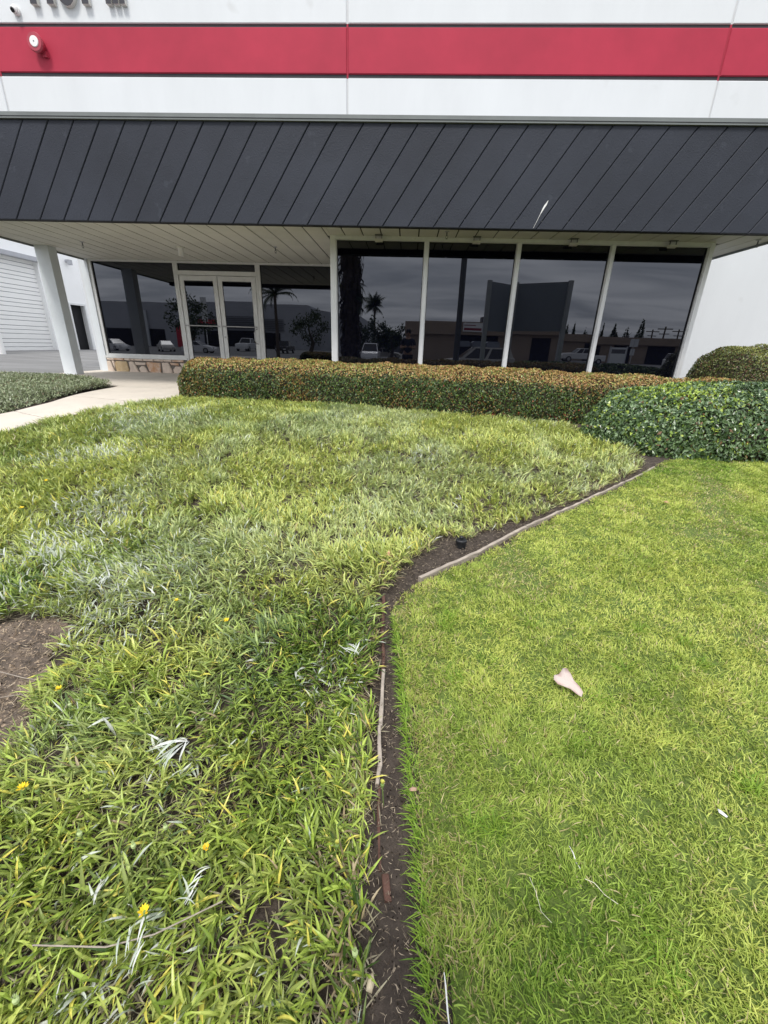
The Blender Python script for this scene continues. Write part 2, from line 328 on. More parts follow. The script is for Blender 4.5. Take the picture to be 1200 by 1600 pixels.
# ------------------------------------------------------------------ foliage generators
def strips(P, az, el, L, Wd, bend, col, nseg=2, tw=None, prof=None, tipfade=None, curl=None, fold=None):
    N = len(P); prof = prof or {1: [1.], 2: [.55, 1.], 3: [.35, .95, .8], 4: [.2, .6, 1., .7]}[nseg]
    tw = np.zeros(N) if tw is None else tw; V = []; C = []; p = P.copy(); a = az.copy()
    for k in range(nseg+1):
        e = el-bend*k/nseg; d = np.stack([np.cos(e)*np.cos(a), np.cos(e)*np.sin(a), np.sin(e)], -1)
        s = np.stack([-np.sin(a), np.cos(a), 0*a], -1); nn = np.cross(d, s); sd_ = s*np.cos(tw)[:, None]+nn*np.sin(tw)[:, None]
        if k < nseg and fold is not None: n2 = np.cross(d, sd_); up = n2*(Wd*prof[k]*.5*fold)[:, None]; V += [p-sd_*(Wd*prof[k]/2)[:, None]+up, p, p+sd_*(Wd*prof[k]/2)[:, None]+up]; C += [col, np.minimum(col*1.22+.012, .8), col]  # midrib colour lightened, standing in for the gloss highlight along the vein
        elif k < nseg: V += [p-sd_*(Wd*prof[k]/2)[:, None], p+sd_*(Wd*prof[k]/2)[:, None]]; C += [col, col]
        else: V += [p]; C += [col if tipfade is None else col*(1-tipfade[1])+np.array(tipfade[0])*tipfade[1]]
        p = p+d*(L/nseg)[:, None]
        if curl is not None: a = a+curl/nseg
    nv = len(V); V = np.stack(V, 1).reshape(-1, 3); C = np.stack(C, 1).reshape(-1, 3); f = []
    if fold is not None:
        for k in range(nseg-1):
            for q in (0, 1): f += [(3*k+q, 3*k+q+1, 3*k+q+4), (3*k+q, 3*k+q+4, 3*k+q+3)]
        b = 3*nseg-3; f += [(b, b+1, b+3), (b+1, b+2, b+3)]
    else:
        for k in range(nseg-1): f += [(2*k, 2*k+1, 2*k+3), (2*k, 2*k+3, 2*k+2)]
        f += [(2*nseg-2, 2*nseg-1, 2*nseg)]
    f = np.array(f)
    F = (np.arange(N)[:, None, None]*nv+f[None]).reshape(-1, 3); return V, F, C
def cat_(parts):
    V = []; F = []; C = []; n = 0
    for v, f, c in parts: V.append(v); F.append(f+n); C.append(c); n += len(v)
    return np.vstack(V), np.vstack(F), np.vstack(C)
def scatter(poly, dens, rng, fn=None):
    P = np.array(poly); x0, y0 = P.min(0); x1, y1 = P.max(0); n = int(dens*(x1-x0)*(y1-y0))
    x = rng.uniform(x0, x1, n); y = rng.uniform(y0, y1, n); k = inpoly(x, y, poly)
    if fn is not None: k &= rng.random(n) < fn(x, y)
    return x[k], y[k]
def lerpc(a, b, t): t = np.clip(t, 0, 1)[:, None]; return np.array(a)*(1-t)+np.array(b)*t
def inview(x, y, m=.16):   # ground the photograph can see, plus a margin
    lim_l = -.75-np.maximum(y-.25, 0)*1.22-m; lim_r = .8+np.maximum(y-.25, 0)*1.15+m
    return (x > lim_l) & (x < lim_r) & (y > .12)
# ---- gazania bed
def bedheight(x, y): return .045*N3(x, y, 1.6)+.03*(N1(x, y, 4)-.3)
def gazania():
    out = []; rng = RNG
    holes = [(-1.18, 2.93, .05), (-.6, .86, .05), (-.42, 1.1, .02), (-.25, .5, .03), (-.85, .42, .03), (-1.6, 2.4, .03)]
    def dens(x, y):
        k = inview(x, y).astype(float); k *= ~inpoly(x, y, PIT)
        for hx, hy, hr in holes: k *= (np.hypot(x-hx, y-hy) > hr)
        k *= (N2(x, y, 5) > .07); return k
    for (ya, yb, d, nl, ns) in ((.0, 1.25, 1750, 9, 4), (1.25, 2.2, 1500, 9, 3), (2.2, 7, 1050, 8, 2)):
        x, y = scatter(BED, d, rng, dens); k = (y >= ya) & (y < yb); x, y = x[k], y[k]; n = len(x)
        lean_az = 6.28*N3(x, y, 2.2)+2.5*N4(x, y, 7); lean = rng.uniform(.1, .6, n)
        pale = N1(x, y, 1.1)*.6+N2(x, y, 3.5)*.5; yel = N4(x, y, .9)*.6+N3(x, y, 4)*.45
        hh = bedheight(x, y); sz = .82+.4*N2(x, y, 6)
        X = np.repeat(x, nl); Y = np.repeat(y, nl); m = len(X)
        az = rng.uniform(0, 6.283, m); el = rng.uniform(.55, 1.5, m)
        d3 = np.stack([np.cos(el)*np.cos(az), np.cos(el)*np.sin(az), np.sin(el)], -1); la = np.repeat(lean_az, nl); ll = np.repeat(lean, nl)
        d3[:, 0] += np.cos(la)*ll; d3[:, 1] += np.sin(la)*ll-.12; d3 /= np.linalg.norm(d3, axis=1)[:, None]
        az = np.arctan2(d3[:, 1], d3[:, 0]); el = np.arcsin(np.clip(d3[:, 2], -1, 1))
        fr0 = S01((Y-1.2)/1.5); L = rng.uniform(.030, .080, m)*np.repeat(sz, nl)*np.where(X < -.9, 1.12, 1); Wd = L*rng.uniform(.045, .105, m)+.0008+.0012*fr0
        P = np.stack([X+rng.normal(0, .005, m), Y+rng.normal(0, .007, m), gz(X, Y)+np.repeat(hh, nl)*rng.uniform(.2, 1, m)+.004], -1)
        pr = np.repeat(pale, nl); yr = np.repeat(yel, nl); r = rng.random(m); r2_ = rng.random(m); r3 = rng.random(m)
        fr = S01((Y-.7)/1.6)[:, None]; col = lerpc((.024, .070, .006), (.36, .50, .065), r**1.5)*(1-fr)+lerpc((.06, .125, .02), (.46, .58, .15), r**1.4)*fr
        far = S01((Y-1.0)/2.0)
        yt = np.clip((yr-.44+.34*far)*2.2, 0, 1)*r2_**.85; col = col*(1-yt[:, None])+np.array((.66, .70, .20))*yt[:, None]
        ym = (rng.random(m) < .045)[:, None]; col = np.where(ym, np.array((.66, .60, .12)), col)
        st = np.clip((pr-.52)*2.2, 0, .55)*(.2+.8*r3)*(.35+.65*fr[:, 0]); col = col*(1-st[:, None])+np.array((.50, .58, .42))*st[:, None]
        patches = [(-2.05, 2.6, .30), (-1.9, 2.35, .3), (-1.4, 1.75, .42), (-1.15, 1.45, .2), (-2.6, 3.6, .3), (-3.0, 4.3, .3), (-3.2, 4.9, .4), (-2.7, 5.1, .3), (-.62, .83, .10), (.42, 2.8, .07), (.16, 3.8, .22), (-.5, .34, .09), (-.42, .45, .05), (-1.95, 1.9, .3), (-.25, 1.15, .1), (-2.9, 3.4, .3)]
        wp = .010+.05*np.clip(N2(X, Y, 2.3)-.45, 0, 1)
        for px, py, pr_ in patches: wp += .30*np.exp(-((X-px)**2+(Y-py)**2)/(pr_**2*.7))
        wm = rng.random(m) < wp; col[wm] = lerpc((.42, .48, .38), (.68, .71, .64), rng.random(wm.sum()))
        edge = ~inpoly(X+.07, Y-.05, BED); dead = rng.random(m) < np.where(edge, .26, .035); col[dead] = lerpc((.18, .13, .07), (.48, .39, .24), rng.random(dead.sum()))
        P[dead, 2] -= .01
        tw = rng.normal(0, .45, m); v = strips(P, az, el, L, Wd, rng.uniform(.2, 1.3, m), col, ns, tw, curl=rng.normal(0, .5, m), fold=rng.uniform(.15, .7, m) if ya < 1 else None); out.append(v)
        # dry stems, pale leaf stalks and old leaves low in the mat
        q = rng.integers(0, n, int(n*2.6)); Xq = x[q]+rng.normal(0, .02, len(q)); Yq = y[q]+rng.normal(0, .02, len(q))
        Pq = np.stack([Xq, Yq, gz(Xq, Yq)+rng.uniform(.004, .02, len(q))], -1)
        cq = lerpc((.10, .075, .045), (.55, .50, .33), rng.random(len(q)))
        out.append(strips(Pq, rng.uniform(0, 6.28, len(q)), rng.uniform(-.1, .5, len(q)), rng.uniform(.03, .07, len(q)), rng.uniform(.0015, .004, len(q)), rng.uniform(-.2, .5, len(q)), cq, 2))
    V, F, C = cat_(out); np_mesh('gazania_ground_cover', V, F, M['gaz'], C, kind='stuff', label='dense green, yellow and silvery strap leaves filling the planting bed', cat='ground cover')
gazania()
# ---- clumps of silvery upturned leaves, one for each pale spray seen
def silver_spray(x, y, n, az0, spread, L0, label, name='silvery_leaf_spray'):
    rng = np.random.default_rng(int(abs(x*1000)+abs(y*100)))
    P = np.zeros((n, 3)); P[:, 0] = rng.normal(0, .012, n); P[:, 1] = rng.normal(0, .012, n); P[:, 2] = rng.uniform(.03, .05, n)
    az = az0+rng.normal(0, spread, n); L = L0*rng.uniform(.7, 1.15, n)
    col = lerpc((.42, .48, .40), (.72, .74, .70), rng.random(n))
    V, F, C = strips(P, az, rng.uniform(.05, .6, n), L, L*.085, rng.uniform(.2, 1.4, n), col, 4, rng.normal(0, .5, n), curl=rng.normal(0, .5, n), fold=rng.uniform(.3, .9, n))
    o = np_mesh(name, V, F, M['gaz'], C, label=label, cat='plant', group='silvery leaf sprays in the bed'); o.location = (x, y, g1(x, y)+.035)
silver_spray(-.585, .84, 10, -2.1, .45, .085, 'spray of long white leaves fanned over the brown gap in the lower left bed')
silver_spray(-.47, .385, 7, 1.7, .25, .055, 'upright white leaf pair at the bottom edge left of the soil strip')
silver_spray(-2.08, 2.62, 9, 1.9, .4, .07, 'patch of pale silver leaves in the middle left of the bed')
silver_spray(-1.37, 1.62, 12, 2.0, .3, .075, 'silver leaves standing above the bare soil patch')
silver_spray(-2.0, 1.76, 7, 2.2, .6, .08, 'white dried leaves at the left edge above the bare patch')
silver_spray(.42, 2.78, 5, 1.6, .4, .06, 'small white leaf tuft behind the sprinkler head')
silver_spray(-.41, .50, 8, .9, .35, .05, 'white leaves beside the yellow flower near the bottom left')
silver_spray(-.14, 1.25, 9, 2.3, .5, .07, 'silvery drooping leaves beside the wooden edging strip')
# ---- lawn
def lawn():
    rng = RNG; out = []
    def dens(x, y):
        k = inview(x, y).astype(float)*np.where(y < 1.3, 1., np.where(y < 2.2, .62, .46))
        dry = np.clip((N2(x, y, 3.1)-.78)*5, 0, .7); return k*(1-dry)*np.clip(.35+1.6*(N1(x, y, 26)-.12)*(.4+N3(x, y, 7)), .12, 1)
    x, y = scatter(LAWN, 62000, rng, dens); m = len(x)
    far = np.clip((y-.9)/2.5, 0, 1)
    cl = 6.28*N3(x, y, 9)+3*N1(x, y, 22); az = np.where(rng.random(m) < .5, cl+rng.normal(0, .6, m), rng.uniform(0, 6.28, m))
    el = np.clip(rng.normal(.85, .38, m), .08, 1.5); L = rng.uniform(.010, .027, m)*(.75+.6*N4(x, y, 4)); Wd = rng.uniform(.0013, .0032, m)*(1+far*.9)
    P = np.stack([x, y, soilz(x, y)+.006+rng.uniform(0, .006, m)], -1)
    r = rng.random(m); p = N4(x, y, 1.3)*.5+N2(x, y, 5)*.35+N3(x, y, 14)*.25
    col = lerpc((.07, .155, .014), (.42, .58, .10), r**1.15)
    yt = np.clip((p-.42)*2.2+.30*far, 0, .95)*rng.random(m)**.6; col = col*(1-yt[:, None])+np.array((.72, .75, .20))*yt[:, None]
    dr = np.clip((N2(x, y, 3.1)-.70)*1.8, 0, .45)+.05+.5*np.clip(N4(x, y, 11)*N1(x, y, 5)-.55, 0, 1); dm = rng.random(m) < dr; col[dm] = lerpc((.36, .29, .12), (.72, .62, .36), rng.random(dm.sum()))
    ed = (x < .2) & (y < 2.2) & (rng.random(m) < .18); col[ed] = lerpc((.30, .24, .10), (.58, .50, .27), rng.random(ed.sum()))
    near = y < 1.3
    for k, ns in ((near, 3), (~near, 2)):
        out.append(strips(P[k], az[k], el[k], L[k], Wd[k], rng.uniform(.1, 1.2, k.sum()), col[k], ns, rng.normal(0, .5, k.sum()), prof=[.8, 1., .7][:ns], curl=rng.normal(0, .4, k.sum())))
    V, F, C = cat_(out); np_mesh('lawn_grass', V, F, M['grass'], C, kind='stuff', label='short bright green mown grass with straw patches right of the edging', cat='grass')
    # longer coarse tufts along the soil strip and in the lawn
    n = 900; t = rng.random(n); px = np.interp(t, [0, .5, 1], [.10, .05, .0])+np.abs(rng.normal(0, .012, n)); py = np.interp(t, [0, .5, 1], [.3, 1.0, 1.55])
    cx = rng.uniform(.2, 1.4, 26); cyy = rng.uniform(.4, 1.6, 26); idx = rng.integers(0, 26, 1300)
    X = np.r_[px, cx[idx]+rng.normal(0, .018, 1300)]; Y = np.r_[py, cyy[idx]+rng.normal(0, .018, 1300)]; n = len(X)
    P = np.stack([X, Y, gz(X, Y)+.006], -1); az = np.r_[rng.normal(3.1, .9, 900), rng.uniform(0, 6.28, 1300)]
    V, F, C = strips(P, az, rng.uniform(.2, 1.1, n), rng.uniform(.03, .058, n), rng.uniform(.0018, .0032, n), rng.uniform(.2, 1.1, n), lerpc((.10, .22, .02), (.36, .52, .07), rng.random(n)), 3, rng.normal(0, .4, n), prof=[.8, 1., .7])
    np_mesh('coarse_grass', V, F, M['grass'], C, kind='stuff', label='longer coarse grass blades hanging over the soil strip', cat='grass')
lawn()
# ---- litter on bare soil
def litter():
    rng = RNG; strip = [(-.10, .2), (.11, .2), (.10, .7), (.07, 1.1), (.0, 1.6), (.02, 1.75), (.5, 2.2), (.9, 2.56), (2.3, 3.85), (2.1, 3.8), (.86, 2.8), (.4, 2.6), (.1, 2.2), (-.08, 1.8), (-.12, 1.5)]
    out = []
    for poly, d, c0, c1, l0, l1 in ((strip, 9000, (.05, .035, .025), (.46, .38, .28), .004, .018), (PIT, 9000, (.07, .05, .035), (.50, .39, .27), .008, .035), (PIT, 2200, (.25, .18, .12), (.62, .52, .38), .03, .07), (BED, 260, (.06, .04, .025), (.3, .22, .14), .01, .03)):
        x, y = scatter(poly, d, rng, lambda a, b: inview(a, b).astype(float)); n = len(x)
        P = np.stack([x, y, soilz(x, y)+rng.uniform(.008, .017, n)], -1)
        out.append(strips(P, rng.uniform(0, 6.28, n), rng.uniform(-.15, .3, n), rng.uniform(l0, l1, n), rng.uniform(.0007, .0024, n), rng.normal(0, .3, n), lerpc(c0, c1, rng.random(n)**1.6), 2, rng.normal(0, .6, n), curl=rng.normal(0, .8, n)))
        # crumbs of soil
        n2 = int(n*.5); q = rng.integers(0, n, n2); c = P[q]+rng.normal(0, .006, (n2, 3))*[1, 1, .2]; s = rng.uniform(.001, .0035, n2)[:, None]
        o4 = np.array([(1, 0, -.4), (-.5, .87, -.4), (-.5, -.87, -.4), (0, 0, 1)]); V = (c[:, None]+o4[None]*s[:, None]*rng.uniform(.6, 1.3, (n2, 4, 3))).reshape(-1, 3)
        F = (np.arange(n2)[:, None, None]*4+np.array([(0, 1, 3), (1, 2, 3), (2, 0, 3)])[None]).reshape(-1, 3)
        cc = lerpc((.018, .013, .010), (.10, .08, .06), rng.random(n2)**1.5); out.append((V, F, np.repeat(cc, 4, 0)))
    V, F, C = cat_(out); np_mesh('soil_litter', V, F, M['litter'], C, kind='stuff', label='dry needles, bark chips and soil crumbs on the bare earth', cat='litter')
litter()
# ---- clipped hedges and bushes
def loaf(name, path, a, h, r, nleaf, lsz, colf, mat_, seed, label, cat, n_=3.4, base=-.05, cap=2.6, bump=.03, group=None):
    """path: [(x,y)..] centre line; a half width; h height; r cap length"""
    rng = np.random.default_rng(seed); P = np.array(path, float); sl_ = np.r_[0, np.cumsum(np.linalg.norm(np.diff(P, axis=0), axis=1))]; Lt = sl_[-1]
    def frame(u):
        x = np.interp(u, sl_, P[:, 0]); y = np.interp(u, sl_, P[:, 1]); e = .15
        tx = np.interp(np.minimum(u+e, Lt), sl_, P[:, 0])-np.interp(np.maximum(u-e, 0), sl_, P[:, 0]); ty = np.interp(np.minimum(u+e, Lt), sl_, P[:, 1])-np.interp(np.maximum(u-e, 0), sl_, P[:, 1])
        l = np.hypot(tx, ty); return x, y, tx/l, ty/l
    ph = np.linspace(0, np.pi, 400); cx = a*np.sign(np.cos(ph))*np.abs(np.cos(ph))**(2/n_); cz = h*np.sin(ph)**(2/n_)
    al = np.r_[0, np.cumsum(np.hypot(np.diff(cx), np.diff(cz)))]; al /= al[-1]
    def surf(u, q, off):
        d = np.minimum(u, Lt-u); t = np.clip(1-d/r, 0, 1); s = np.clip(1-t**cap, 0, 1)**(1/cap); sh = np.clip(1-t**(cap*1.6), 0, 1)**(1/(cap*1.1))
        f = np.interp(q, al, ph); c = np.cos(f); sn = np.sin(f); lx = a*np.sign(c)*np.abs(c)**(2/n_)*s; lz = h*np.abs(sn)**(2/n_)*sh
        x, y, tx, ty = frame(u); nx = np.sign(c)*np.abs(c)**(2-2/n_)/a; nz_ = np.abs(sn)**(2-2/n_)/h
        ne = np.where(d < r, t**(cap-1)/r*2.2, 0)*np.where(u < Lt/2, -1, 1)
        Nn = np.stack([ty*nx+tx*ne, -tx*nx+ty*ne, nz_], -1); Nn /= np.linalg.norm(Nn, axis=1)[:, None]+1e-9
        px = x+ty*lx; py = y-tx*lx; Q = np.stack([px, py, gz(x, y)+base+lz], -1)
        b = bump*(N1(px+lz, py-lz, 3.5)-.5)*2+bump*.6*(N2(px-lz, py+lz, 9)-.5)*2
        return Q+Nn*(b+off)[:, None], Nn, lz/h
    root = empty(name, (0, 0, 0), label=label, cat=cat, group=group)
    # inner twigs
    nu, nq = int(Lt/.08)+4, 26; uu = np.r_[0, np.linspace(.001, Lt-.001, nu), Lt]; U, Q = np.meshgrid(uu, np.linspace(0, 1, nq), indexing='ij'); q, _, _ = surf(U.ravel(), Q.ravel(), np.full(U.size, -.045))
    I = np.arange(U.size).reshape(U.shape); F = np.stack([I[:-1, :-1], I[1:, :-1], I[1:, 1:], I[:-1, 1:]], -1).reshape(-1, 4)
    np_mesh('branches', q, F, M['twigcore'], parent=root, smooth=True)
    m = nleaf; u = rng.uniform(0, Lt, m); e = rng.random(m) < .22*2*r/Lt+.06; th = rng.uniform(0, np.pi/2, m); ue = r*(1-np.sin(th)); u = np.where(e, np.where(rng.random(m) < .5, ue, Lt-ue), u)
    q = rng.random(m); dep = -np.abs(rng.normal(0, .026, m))+.008
    Pp, Nn, hz = surf(u, q, dep); nr = Nn*.8+rng.normal(0, .55, (m, 3)); nr /= np.linalg.norm(nr, axis=1)[:, None]
    up = np.array([0, 0, 1.])+rng.normal(0, .7, (m, 3)); d = up-nr*np.sum(up*nr, 1)[:, None]; d /= np.linalg.norm(d, axis=1)[:, None]+1e-9; s = np.cross(nr, d)
    L = lsz*rng.uniform(.65, 1.25, m); w = L*rng.uniform(.42, .6, m)
    V = np.stack([Pp-d*(L*.5)[:, None], Pp+s*(w*.5)[:, None]+nr*(w*.12)[:, None], Pp+d*(L*.5)[:, None], Pp-s*(w*.5)[:, None]+nr*(w*.12)[:, None]], 1).reshape(-1, 3)
    F = (np.arange(m)[:, None, None]*4+np.array([(0, 1, 2), (0, 2, 3)])[None]).reshape(-1, 3)
    col = colf(Pp, hz, dep, rng, Nn); np_mesh('foliage', V, F, mat_, np.repeat(col, 4, 0), parent=root, kind='stuff'); return root
def hedgecol(P, hz, dep, rng, Nn):
    m = len(P); x, y, z = P.T; col = lerpc((.035, .07, .02), (.11, .17, .045), rng.random(m)); n = N1(x*1.0+y, z*1.0+x*.2, 2.2)
    n2 = N2(x+y, z, 7)
    t = (rng.random(m) < np.clip((n-.22)*.9, .10, .55)); warm = lerpc((.17, .075, .03), (.34, .25, .06), rng.random(m)); col = np.where(t[:, None], warm, col)
    red = rng.random(m) < np.clip((n2-.66)*.4*S01((x+1.0)/3), 0, .2)+.006; col[red] = lerpc((.22, .035, .022), (.36, .08, .035), rng.random(red.sum()))
    grn = rng.random(m) < .07; col[grn] = (.15, .24, .035)
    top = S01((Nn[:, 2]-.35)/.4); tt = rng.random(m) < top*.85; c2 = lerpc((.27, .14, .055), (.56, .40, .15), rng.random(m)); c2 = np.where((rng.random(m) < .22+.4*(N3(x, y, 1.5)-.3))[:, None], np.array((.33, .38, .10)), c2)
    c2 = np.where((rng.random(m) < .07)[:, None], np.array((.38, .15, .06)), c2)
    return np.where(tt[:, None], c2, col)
loaf('clipped_hedge', [(-3.44, 6.70), (-1.5, 6.63), (.5, 6.38), (2.2, 6.02), (3.6, 5.62), (4.25, 5.35)], .53, .62, .5, 105000, .030, hedgecol, M['hedge'], 5, 'long low clipped hedge with rusty orange top under the windows', 'hedge', n_=3.8, cap=2.8, bump=.03)
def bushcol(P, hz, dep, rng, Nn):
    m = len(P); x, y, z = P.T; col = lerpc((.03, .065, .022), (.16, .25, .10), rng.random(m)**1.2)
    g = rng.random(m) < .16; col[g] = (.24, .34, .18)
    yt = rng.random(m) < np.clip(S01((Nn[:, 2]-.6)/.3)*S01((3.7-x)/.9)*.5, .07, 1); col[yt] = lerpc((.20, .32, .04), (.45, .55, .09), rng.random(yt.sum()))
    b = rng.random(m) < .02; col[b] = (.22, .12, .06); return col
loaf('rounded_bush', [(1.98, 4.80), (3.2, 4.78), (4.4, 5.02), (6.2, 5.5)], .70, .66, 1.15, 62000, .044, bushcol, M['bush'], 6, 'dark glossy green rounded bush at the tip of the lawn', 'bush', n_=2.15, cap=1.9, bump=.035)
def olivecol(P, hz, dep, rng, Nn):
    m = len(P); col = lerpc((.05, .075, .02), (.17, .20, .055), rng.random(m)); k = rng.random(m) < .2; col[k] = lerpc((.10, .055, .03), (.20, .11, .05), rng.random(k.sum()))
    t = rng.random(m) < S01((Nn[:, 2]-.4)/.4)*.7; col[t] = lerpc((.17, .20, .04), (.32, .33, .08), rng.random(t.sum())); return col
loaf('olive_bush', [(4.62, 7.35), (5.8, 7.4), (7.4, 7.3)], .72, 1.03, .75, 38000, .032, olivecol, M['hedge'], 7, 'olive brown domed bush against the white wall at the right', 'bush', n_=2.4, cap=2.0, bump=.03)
# ---- left planting bed: low grey-green cover
def leftbed():
    rng = RNG; poly = [(-4.85, 3.9), (-4.82, 4.8), (-4.83, 5.3), (-4.93, 6.0), (-5.08, 6.75), (-5.12, 7.35), (-5.9, 7.9), (-7.0, 8.3), (-9.8, 8.2), (-9.8, 3.9)]
    def dn(x, y):
        ex = np.clip(1.25-.55*(x > -5.3)*N1(x, y, 9), 0, 1); return (x > -1.22*y-.75).astype(float)*ex
    x, y = scatter(poly, 5200, rng, dn); m = len(x)
    hmax = .10+.05*N2(x, y, 1.7); edge = np.clip((-4.8-x)/.28, .25, 1); z = gz(x, y)+hmax*edge*rng.random(m)**.45
    col = lerpc((.12, .155, .07), (.36, .42, .24), rng.random(m)); k = rng.random(m) < .15; col[k] = (.33, .36, .25); k = rng.random(m) < .08; col[k] = (.18, .13, .07)
    V, F, C = strips(np.stack([x, y, z], -1), rng.uniform(0, 6.28, m), rng.uniform(-.1, 1.2, m), rng.uniform(.025, .05, m), rng.uniform(.008, .014, m), rng.uniform(0, .8, m), col, 2, rng.normal(0, .5, m))
    np_mesh('low_ground_cover', V, F, M['hedge'], C, kind='stuff', label='low grey green leafy ground cover left of the concrete path', cat='ground cover')
    cells('planting_mound', [(p[0]-.06 if p[0] > -9 else p[0], p[1]) for p in poly], .1, .035, M['twigcore'], kind='structure')
leftbed()

# ------------------------------------------------------------------ the building
B = empty('commercial_building', (0, 0, 0), label='white tilt-up building with red band, dark slanted siding canopy and tinted storefront windows', cat='building')
def bx(name, x0, x1, y0, y1, z0, z1, m, parent=B, **kw): return MB().box(x0, x1, y0, y1, z0, z1).build(name, m, parent, **kw)
JO = [-9.6, -8.248, -1.379, 5.49, 12.36]; g = .016
ZW0 = 3.05; GB0, GB1, RB0, RT1, GT1 = 5.499, 5.503, 5.562, 6.218, 6.267
for i in range(4):
    x0, x1 = JO[i]+(g if i else 0), JO[i+1]-g; zb = ZW0 if i == 0 or i == 1 else -.3
    w = MB(); 
    zb = ZW0 if i == 0 else -.3
    if i == 1:
        w.prism([(x0, ZW0), (x0, GB0), (x1, GB0), (x1, ZW0)], YE, YE+.2, cham=.012)
    elif i == 2:
        w.prism([(x0, 2.42), (x0, GB0), (x1, GB0), (x1, -.3), (4.7, -.3), (4.7, 2.42)], YE, YE+.2, cham=0)
    else: w.prism([(x0, zb), (x0, GB0), (x1, GB0), (x1, zb)], YE, YE+.2, cham=.012)
    w.box(x0, x1, YE+.035, YE+.2, GB0, RB0); w.box(x0, x1, YE+.035, YE+.2, RT1, GT1)
    o = w.build('wall_panel', M['wall'], B)
    MB().prism([(x0, GT1), (x0, 8.4), (x1, 8.4), (x1, GT1)], YE, YE+.2, cham=.012).build('upper_panel', M['wall'], o)
    MB().prism([(x0, RB0), (x0, RT1), (x1, RT1), (x1, RB0)], YE, YE+.2, cham=.012).build('red_band', M['red'], o)
    MB().box(x0, x1, YE+.028, YE+.034, GB0, RB0).box(x0, x1, YE+.028, YE+.034, RT1, GT1).build('reveal_strip', M['groove'], o)
for x in JO[1:4]:
    MB().box(x-g, x+g, YE+.02, YE+.1, ZW0, GB0).box(x-g, x+g, YE+.02, YE+.1, GT1, 8.4).build('wall_joint', M['sealw'], B)
    MB().box(x-g, x+g, YE+.018, YE+.1, GB0, GT1).build('wall_joint', M['sealred'], B)
bx('parapet_cap', -9.6, 12.4, YE-.02, YE+.24, 8.401, 8.45, M['flash'])
bx('side_wall', -7.62, -7.42, YE+.21, 30, -.3, 3.7, M['wall']); bx('roof_deck', -7.6, 12.3, YE+.21, 30, 3.701, 3.8, M['flash'])  # unseen side wall and roof, kept low so sky light reaches the wing wall
# canopy: backing, slanted boards, flashing
fas = bx('fascia', XL, XR, YF+.03, YF+.14, ZL+.01, ZT, M['slatedark'])
pitch_, gap, sk = .3477, .009, (.82/1.18)
def clip(poly, xmin, xmax):
    for s_, lim in ((1, xmin), (-1, xmax)):
        o = []
        for i in range(len(poly)):
            a, b = poly[i-1], poly[i]; ia, ib = s_*(a[0]-lim) >= 0, s_*(b[0]-lim) >= 0
            if ia != ib: t = (lim-a[0])/(b[0]-a[0]); o.append((lim, a[1]+t*(b[1]-a[1])))
            if ib: o.append(b)
        poly = o
        if not poly: break
    return poly
zb, zt = ZL, ZT-.015; k0 = -5.638
for i in range(-9, 36):
    xa = k0+i*pitch_+gap/2; xb = xa+pitch_-gap; sh = (zt-zb)*sk
    pl = clip([(xa, zb), (xb, zb), (xb+sh, zt), (xa+sh, zt)], XL+.001, XR-.001)
    if len(pl) > 2:
        dpt = random.uniform(0, .004); o = MB().prism(pl, YF-dpt, YF+.028, cham=.008).build('board', M['slate'], fas)
MB().prism([(YF-.03, 3.426), (YF-.034, 3.492), (YF+.2, 3.515), (YF+.2, 3.426)], XL-.02, XR+.02, 'x').build('flashing', M['flash'], fas)
MB().prism([(YF-.036, 3.446), (YF-.036, 3.451), (YF-.02, 3.451), (YF-.02, 3.446)], XL-.02, XR+.02, 'x').build('drip_edge', M['slatedark'], fas)
bx('canopy_roof', XL, XR, YF+.2, YE-.03, 3.36, 3.46, M['flash'])
bx('canopy_end', XL, XL+.05, YF+.15, YE-.02, H+.03, 3.36, M['slate']); bx('canopy_end', XR-.05, XR, YF+.15, YE-.02, H+.03, 3.36, M['slate'])
# white paint streak on the siding
c0 = (2.05, 2.42); st = MB(); pts = [(1.622, 2.318), (1.655, 2.39), (1.69, 2.475), (1.72, 2.54), (1.742, 2.58), (1.77, 2.632)]; wd = [.003, .004, .006, .022, .028, .004]
L_ = [(p[0]-w_/2, p[1]) for p, w_ in zip(pts, wd)]+[(p[0]+w_/2, p[1]) for p, w_ in reversed(list(zip(pts, wd)))]
st.prism(L_, YF-.0075, YF-.004).build('paint_streak', M['white'], fas, label='white drip on the dark siding')
# soffit
sof = bx('soffit', XL, XR, YF+.141, YE-.001, H+.016, H+.028, M['soffitgap'])
x = -1.077
while x > XL: x -= .2925
while x < XR:
    a, b = max(x+.010, XL+.02), min(x+.2825, XR-.02)
    if b-a > .02:
        y1 = YE-.003 if (b < -1.25 or a > 4.6) else YB+.06
        MB().prism([(a, YF+.0295), (b, YF+.0295), (b, y1), (a, y1)], H+.003+random.uniform(0, .002), H+.0155, 'z', cham=.0).build('board', M['soffit'], sof)
    x += .2925
for a in (XL, XR-.018): MB().box(a, a+.018, YF+.141, YE-.003, H-.03, H+.0158).build('edge_trim', M['flash'], sof)
MB().box(-1.33, -1.30, YF+.03, YB-.02, H-.002, H+.002).build('joint_trim', M['soffit'], sof)
# column
colo = MB().prism([(-7.297, 9.034), (-7.026, 9.034), (-7.026, 9.25), (-7.297, 9.25)], -.02, H+.0025, 'z').build('column', M['col'], B)
MB().box(-7.31, -7.012, 9.02, 9.264, -.05, .012).build('base_plate', M['col'], colo)
